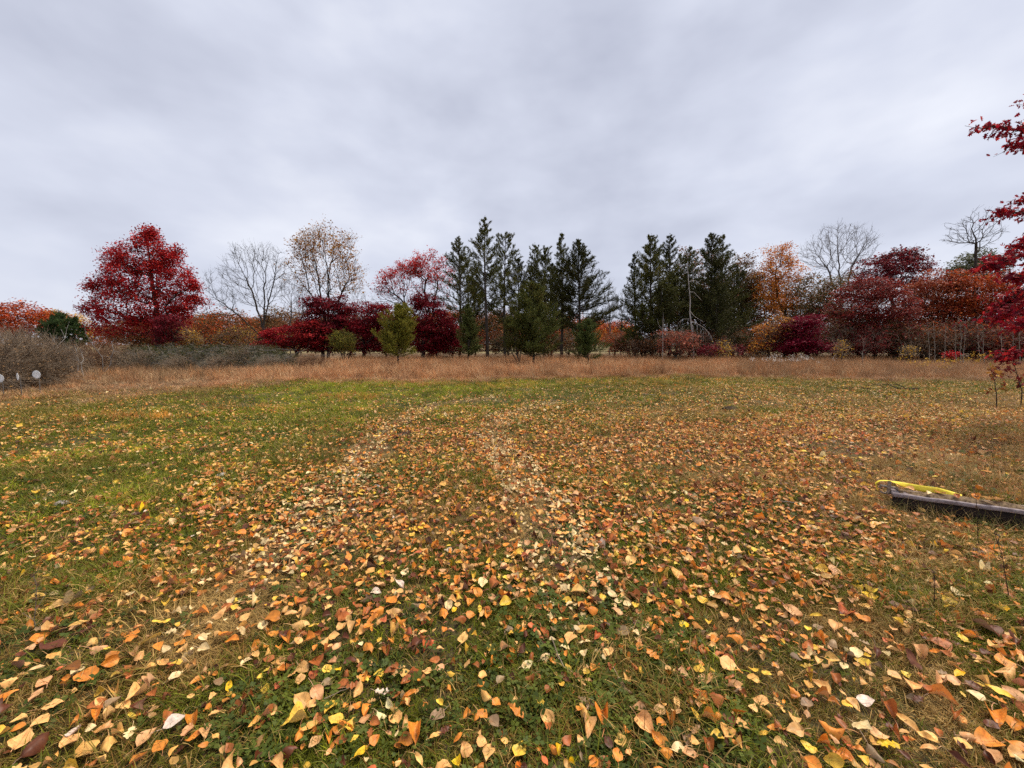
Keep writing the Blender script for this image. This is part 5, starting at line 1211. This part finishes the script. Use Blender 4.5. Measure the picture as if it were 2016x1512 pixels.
def build_plates():
    r = np.random.default_rng(70)
    for px, py, rad, lab, sq in ((1, 745, 8.3, "white round target plate at the very left edge", 1.0), (36, 742, 7.6, "middle one of the three white round target plates", .84), (73, 737.5, 8.2, "rightmost of the three white round target plates", 1.0)):
        Y = 11.0 if px < 60 else 11.4; c = P(px, py, Y); R = rad * float((c - CAM) @ FW) / F; b = np.array((c[0], c[1], float(gz(c[0], c[1]))))
        face = 0.0; o = thing("target_plate", lab, "target", b, "three white target plates at the thicket", face - (0.5 if sq < 1 else 0)); h = c[2] - b[2]
        V, Q = [], []; k = 28
        prof = ((0, 0.0), (.62, 0.0), (.72, -.05), (1.0, -.11), (1.0, -.14), (.7, -.08), (0, -.03))
        for ri, off in prof:
            for j in range(k): a = j * 2 * math.pi / k; wob = 1 + .02 * math.sin(3 * a + px); V.append((R * ri * wob * math.cos(a), R * off, h + R * ri * wob * math.sin(a)))
        for i in range(len(prof) - 1):
            for j in range(k): Q.append((i * k + j, i * k + (j + 1) % k, (i + 1) * k + (j + 1) % k, (i + 1) * k + j))
        link("plate", np_mesh("plate", V, Q, None, [M_PLATE], smooth=False), o)
        for _ in range(16):                                   # shot holes and scuffs standing a hair proud of the face
            a, d, s = r.uniform(0, 6.28), R * .9 * math.sqrt(r.random()), R * r.uniform(.025, .065); cx, cz = d * math.cos(a), d * math.sin(a); yo = -.004 - max(0, d / R - .6) * R * .28
            el = r.uniform(0, 3.14); V2 = [(cx + s * (1.6 * math.cos(t) * math.cos(el) - .7 * math.sin(t) * math.sin(el)), yo, h + cz + s * (1.6 * math.cos(t) * math.sin(el) + .7 * math.sin(t) * math.cos(el))) for t in np.linspace(0, 6.283, 8)[:-1]]
            V2 = [(x, y + (.003), z) for x, y, z in V2] + [(x, y, z) for x, y, z in V2]; kk = 7
            Q2 = [(j, (j + 1) % kk, kk + (j + 1) % kk, kk + j) for j in range(kk)]; T2 = [(kk, kk + j + 1, kk + j) for j in range(1, kk - 1)]
            link("shot_mark", np_mesh("shot_mark", V2, Q2, T2, [M_HOLE]), o)
        st = [([(0, .02, -.1), (.01, .025, h * .6), (0, .03, h + R * .6)], .010, .008)]
        link("stake", np_mesh("stake", *polytube(st, 6), None, [M_BARKG]), o)
build_plates()

def build_beam():
    A = G(1757, 1003); B = G(2120, 1062); d = (B - A); L = float(np.hypot(d[0], d[1])); rz = math.atan2(d[1], d[0])
    o = thing("steel_beam", "rusty steel beam lying in the grass at the right edge", "steel beam", A, None, rz)
    hh = .152; fw = .17; ft = .034
    def box(name, x0, x1, y0, y1, z0, z1, mat, parent=o, bev=.004):
        V, Q = [], []
        n = 14; xs = np.linspace(x0, x1, n)
        sec = [(y0 + bev, z0), (y1 - bev, z0), (y1, z0 + bev), (y1, z1 - bev), (y1 - bev, z1), (y0 + bev, z1), (y0, z1 - bev), (y0, z0 + bev)]
        for i, x in enumerate(xs): V += [(x, y, z + .0015 * math.sin(i * 1.7)) for y, z in sec]
        for i in range(n - 1): Q += [(i * 8 + j, i * 8 + (j + 1) % 8, (i + 1) * 8 + (j + 1) % 8, (i + 1) * 8 + j) for j in range(8)]
        T = [(0, j + 1, j) for j in range(1, 7)] + [((n - 1) * 8, (n - 1) * 8 + j, (n - 1) * 8 + j + 1) for j in range(1, 7)]
        return link(name, np_mesh(name, V, Q, T, [mat]), parent)
    box("top_flange", 0, L, 0, fw, hh - ft, hh, M_STEEL)
    box("web", .002, L - .002, .022, .036, .0, hh - ft - .001, M_RUST_SHADE)
    box("bottom_flange", 0, L, 0.004, fw - .004, -.03, -.002, M_RUST_SHADE)
    r = np.random.default_rng(71)
    # soil and litter heaped on the flange
    n, k = 70, 7; xs = np.linspace(.05, L, n); ys = np.linspace(.022, fw - .012, k); vv = VN(12, .09)
    X, Yv = np.meshgrid(xs, ys); Z = hh - .004 + .03 * np.clip(vv(X, Yv) * 1.2 + .1, 0, 1) * np.sin(np.clip((Yv - .022) / (fw - .034), 0, 1) * math.pi) ** .5
    V = np.stack([X, Yv, Z], -1).reshape(-1, 3); a = (np.arange(k - 1)[:, None] * n + np.arange(n - 1)[None]).ravel(); link("soil_crust", np_mesh("soil_crust", V, np.stack([a, a + 1, a + n + 1, a + n], -1), None, [simple_mat("beam_litter", (.07, .045, .03), (.24, .17, .10), 50, 1.0, .1, 0, 1.0)], smooth=True), o)
    # shackle pin and ring at the end
    a = np.linspace(.4, 2 * math.pi - .4, 18); ring = np.stack([-.04 + .036 * np.cos(a + math.pi), .085 + .012 * np.sin(2 * a), hh + .034 * np.sin(a)], -1)
    so = thing("shackle", "weathered shackle hooked on the end of the steel beam", "shackle", A, None, rz)
    link("bow", np_mesh("bow", *polytube([(ring, .009, .009)], 8), None, [M_SHACKLE], smooth=True), so)
    link("pin", np_mesh("pin", *polytube([(np.array([(-.012, .085, hh - .03), (-.012, .085, hh + .085)]), .014, .014), (np.array([(-.07, .085, hh + .035), (.05, .085, hh + .028)]), .012, .012)], 8), None, [M_SHACKLE], smooth=True), so)
    # yellow strap: a twisted ribbon from the shackle over the beam
    ctl = np.array([(-.085, .10, hh - .02), (-.105, .10, hh + .045), (-.075, .105, hh + .075), (-.02, .11, hh + .082), (.05, .12, hh + .07), (.13, .125, hh + .052), (.23, .13, hh + .042), (.33, .14, hh + .036), (.42, .145, hh + .026), (.49, .145, hh + .016)])
    t = np.linspace(0, len(ctl) - 1, 60); C = np.stack([np.interp(t, np.arange(len(ctl)), ctl[:, i]) for i in range(3)], -1)
    for _ in range(4): C[1:-1] = (C[:-2] + 2 * C[1:-1] + C[2:]) / 4
    ang = np.interp(t, [0, 2, 3.5, 5, 7, 9], [1.5, 1.5, 1.4, .3, .15, .9]); wd = .024; wds = np.interp(t, [0, 3, 5, 7, 9], [.011, .011, .024, .03, .014])
    V, Q = [], []
    tn = np.gradient(C, axis=0); tn /= np.linalg.norm(tn, axis=1, keepdims=True)
    for i in range(60):
        side = np.cross(tn[i], (0, 0, 1)); side /= np.linalg.norm(side); up = np.cross(side, tn[i]); w = -side * math.sin(ang[i]) + up * math.cos(ang[i]); nn = np.cross(tn[i], w)
        for s in (-1, -.33, .33, 1): V.append(C[i] + w * wds[i] * s + nn * .0015)
        for s in (1, .33, -.33, -1): V.append(C[i] + w * wds[i] * s - nn * .0015)
    for i in range(59): Q += [(i * 8 + j, i * 8 + (j + 1) % 8, (i + 1) * 8 + (j + 1) % 8, (i + 1) * 8 + j) for j in range(8)]
    st = thing("tow_strap", "twisted yellow tow strap lying along the steel beam", "strap", A, None, rz)
    link("webbing", np_mesh("webbing", V, Q, None, [M_STRAP], smooth=True), st)
    # leaves caught on the beam
    R = np.array([[math.cos(rz), -math.sin(rz)], [math.sin(rz), math.cos(rz)]])
    for i, (x, y, s, c, lab) in enumerate(((.12, .09, .09, "t", "tan leaf caught on the left end of the beam"), (.22, .10, .07, "p", "peach leaf on the beam below the strap"), (.55, .09, .07, "r", "reddish leaf on the beam beneath the strap's middle"), (.93, .10, .075, "o", "orange leaf on the beam just past the strap's end"),
                                       (1.02, .08, .10, "t", "large upright tan leaf on the beam near the right edge"), (1.15, .11, .08, "p", "peach leaf on the beam at the right edge"), (.40, .045, .05, "c", "small cream leaf on the beam in front of the strap"), (.70, .05, .06, "b", "small brown leaf on the beam's front lip"))):
        p = A[:2] + R @ np.array((x * .6, y)); l = link("fallen_leaf", LEAF_O[(i * 3) % 8]); l.location = (p[0], p[1], A[2] + hh + .028 + .2 * s); l.rotation_euler = (r.uniform(-.7, .7), r.uniform(-.5, .5), r.uniform(0, 6.28)); l.scale = (s, s, s); l.color = (*LCA[c], 1); tag(l, lab, "leaf", "leaves caught on the steel beam")
    # dry blades standing in front of the beam
    m = [blade_clump("beam_grass", 9, .10, .24, .0035, .04, (.4, 1.6), M_GRASS, 480 + i, 4) for i in range(4)]
    n = 60; t_ = r.random(n); p = A[:2] + np.outer(t_, d[:2]) + (R @ np.stack([np.zeros(n), r.uniform(-.14, -.02, n)])).T; z = gz(p[:, 0], p[:, 1])
    tint = np.where((r.random(n) < .45)[:, None], lin(176, 150, 104), lin(112, 108, 56)) * r.uniform(.6, 1.1, (n, 1))
    gn_scatter("beam_grass", np.column_stack([p, z]), np.stack([r.normal(0, .15, n), r.normal(0, .15, n), r.uniform(0, 6.28, n)], -1), np.repeat(r.uniform(.6, 1.1, (n, 1)), 3, 1), r.integers(0, 4, n), tint, m, "dry grass blades growing along the front of the steel beam", "grass")
build_beam()

def lump(name, label, cat, px, py, wpx, flat, mat, seed, group=None):
    r = np.random.default_rng(seed); g = G(px, py); R = wpx / 2 * float((g - CAM) @ FW) / F
    nu, nv = 14, 8; V, Q = [], []; ph = r.uniform(0, 6.28, 8)
    for j in range(nv + 1):
        th = math.pi * j / nv
        for i in range(nu):
            a = 2 * math.pi * i / nu; k = 1 + .14 * math.sin(2 * a + ph[0]) * math.sin(th) + .10 * math.sin(3 * a + ph[1] + 2 * th) + .07 * math.sin(5 * a + ph[2] + 3 * th)
            V.append((R * k * math.sin(th) * math.cos(a), R * .85 * k * math.sin(th) * math.sin(a), R * flat * k * math.cos(th)))
    for j in range(nv):
        for i in range(nu): Q.append((j * nu + i, j * nu + (i + 1) % nu, (j + 1) * nu + (i + 1) % nu, (j + 1) * nu + i))
    o = link(name, np_mesh(name, V, Q, None, [mat], smooth=True), None, (g[0], g[1], g[2] + R * flat * .35 + .012)); o.rotation_euler = (0, 0, r.uniform(0, 6.28))
    return tag(o, label, cat, group)
for i, a in enumerate(((1438, 809, 34, .35, "wide dark clump of bare soil far out on the right of the field"), (1350, 827, 14, .6, "small dark soil clod left of the wide soil clump"), (1486, 912, 14, .7, "round dark clod half way up the leaf covered field"), (963, 807, 7, .7, "tiny dark clod near the centre of the green strip"),
                       (1052, 816, 8, .7, "tiny dark clod right of centre at the edge of the leaves"), (797, 858, 42, .16, "flat dark bare soil spot left of centre"), (1124, 813, 8, .6, "small dark clod beyond the leafy middle of the field"))):
    lump("soil_clod", a[4], "soil clod", a[0], a[1], a[2], a[3], M_DIRT, 900 + i, "dark soil clods on the field")
for i, (a, m) in enumerate(((((1374, 1034), 30, .6, "round brown stone among the leaves right of centre"), M_STONEB), (((436, 940), 16, .6, "grey stone in the grass on the left"), M_STONE), (((122, 997), 24, .55, "pale grey stone beside orange leaves at the left"), M_STONE), (((742, 962), 14, .6, "small grey stone left of centre among the leaves"), M_STONE), (((208, 1049), 15, .7, "dark round cone like lump in the left grass"), M_DIRT))):
    lump("stone", a[3], "stone", a[0][0], a[0][1], a[1], a[2], m, 920 + i, "stones lying in the grass")

def build_sticks():
    r = np.random.default_rng(72)
    A, B = G(1662, 765), G(1808, 769); b = (A + B) / 2
    o = thing("fallen_branch", "long dark fallen branch lying on the far right of the field", "branch", b)
    w = wander(A - b + (0, 0, .05), B - b + (0, 0, .07), 9, .12, r); ls = [(w, .012, .034)]
    for k in (5, 6, 7): ls.append((np.array([w[k], w[k] + (-.25, .1, .14), w[k] + (-.7, .15, .12)]), .016, .006))
    link("limb", np_mesh("limb", *polytube(ls, 6), None, [M_BARK], smooth=True), o)
    for px0, py0, px1, py1, m, lab in ((1400, 1145, 1500, 1190, M_BARK, "x"),)[:0]: pass
    for x0, y0, x1, y1, rad, lab, m in ((1085, 1270, 1110, 1332, .003, "thin bent twig among the near leaves at centre", M_TWIG), (640, 1395, 690, 1372, .0025, "thin straight twig crossing the near leaves left of centre", M_TWIG), (1265, 779, 1290, 780, .012, "pale stick lying far out in the centre of the field", M_PALE), (1530, 997, 1562, 999, .008, "short pale wood chip among the leaves right of centre", M_PALE)):
        A, B = G(x0, y0), G(x1, y1); b = (A + B) / 2; w = wander(A - b + (0, 0, .045), B - b + (0, 0, .045), 6, .15, r); e = link("twig", np_mesh("twig", *polytube([(w, rad, rad * .6)], 5), None, [m]), None, b); tag(e, lab, "twig")
    # weed stalks in the right foreground
    for bx, by, tx, ty, lab in ((1988, 1188, 1958, 1050, "tall dark weed stalk leaning left near the right edge"), (1935, 1085, 1916, 960, "thin dark weed stalk standing in front of the steel beam"), (1842, 1200, 1836, 1122, "short thin weed stalk below the steel beam"), (1782, 880, 1776, 838, "small dark weed stalk beyond the steel beam"), (1960, 930, 1950, 868, "small weed stalk behind the strap at the right edge"), (72, 1250, 66, 1130, "tall pale grass stalk at the left edge")):
        A = G(bx, by); T = P(tx, ty, A[1] - .02) - A; w = wander((0, 0, -.02), T, 7, .10, r); ls = [(w, .0032, .0016)]
        for k in (2, 3, 4, 5): e = w[k] + np.array((r.normal(0, .03), r.normal(0, .03), r.uniform(.02, .07))); ls.append((np.array([w[k], (w[k] + e) / 2, e]), .0016, .001))
        o = thing("weed_stalk", lab, "weed", A, "dry weed stalks"); link("stem", np_mesh("stem", *polytube(ls, 4), None, [M_TWIG if "pale" in lab else M_BARK]), o)
        n = 26; p = np.concatenate([w[4:] + r.normal(0, .008, (3, 3)) for _ in range(9)])[:n]; v, q = leaf_quads(p, .014, .3, 73); link("seed_heads", np_mesh("seed_heads", v, q, None, [M_LEAF], np.repeat(palette([((110, 84, 60), 2), ((80, 60, 44), 2)], len(p), r), 4, 0)), o)
    # white seed fluff in the tall grass and dry yellow leaved stems at the right
    n = 700; px = np.concatenate([r.normal(1545, 32, 400), r.normal(1600, 25, 150), r.normal(1500, 12, 150)]); py = np.concatenate([r.normal(706, 3, 400), r.normal(708, 3, 150), r.normal(724, 5, 150)])
    cl = r.integers(0, n, n) // 14; p = np.array([P(px[c], py[c], 18.6) for c in cl]) + r.normal(0, .045, (n, 3)) + np.outer(np.sin(cl), (0, .8, 0)); v, q = leaf_quads(p, .024, 0, 74, asp=.9)
    o = link("seed_fluff", np_mesh("seed_fluff", v, q, None, [M_LEAF], np.repeat(palette([((226, 220, 214), 3), ((200, 190, 180), 2)], n, r), 4, 0))); tag(o, "white fluffy seed heads in the tall grass below the crimson shrub", "seed heads", None, "stuff")
    n = 420; cl = r.integers(0, 34, n); cx = np.where(np.arange(34) < 22, r.normal(1830, 34, 34), r.normal(1925, 25, 34)); cy = np.where(np.arange(34) < 22, r.normal(714, 5, 34), r.normal(703, 6, 34)); p = np.array([P(cx[c], cy[c], 19.5) for c in cl]) + r.normal(0, .07, (n, 3)); v, q = leaf_quads(p, .06, .5, 75)
    o = link("yellow_weeds", np_mesh("yellow_weeds", v, q, None, [M_LEAF], np.repeat(palette(YEL, n, r), 4, 0))); tag(o, "scattered yellow leaves on weeds in the tall grass at the right", "weeds", None, "stuff")
build_sticks()
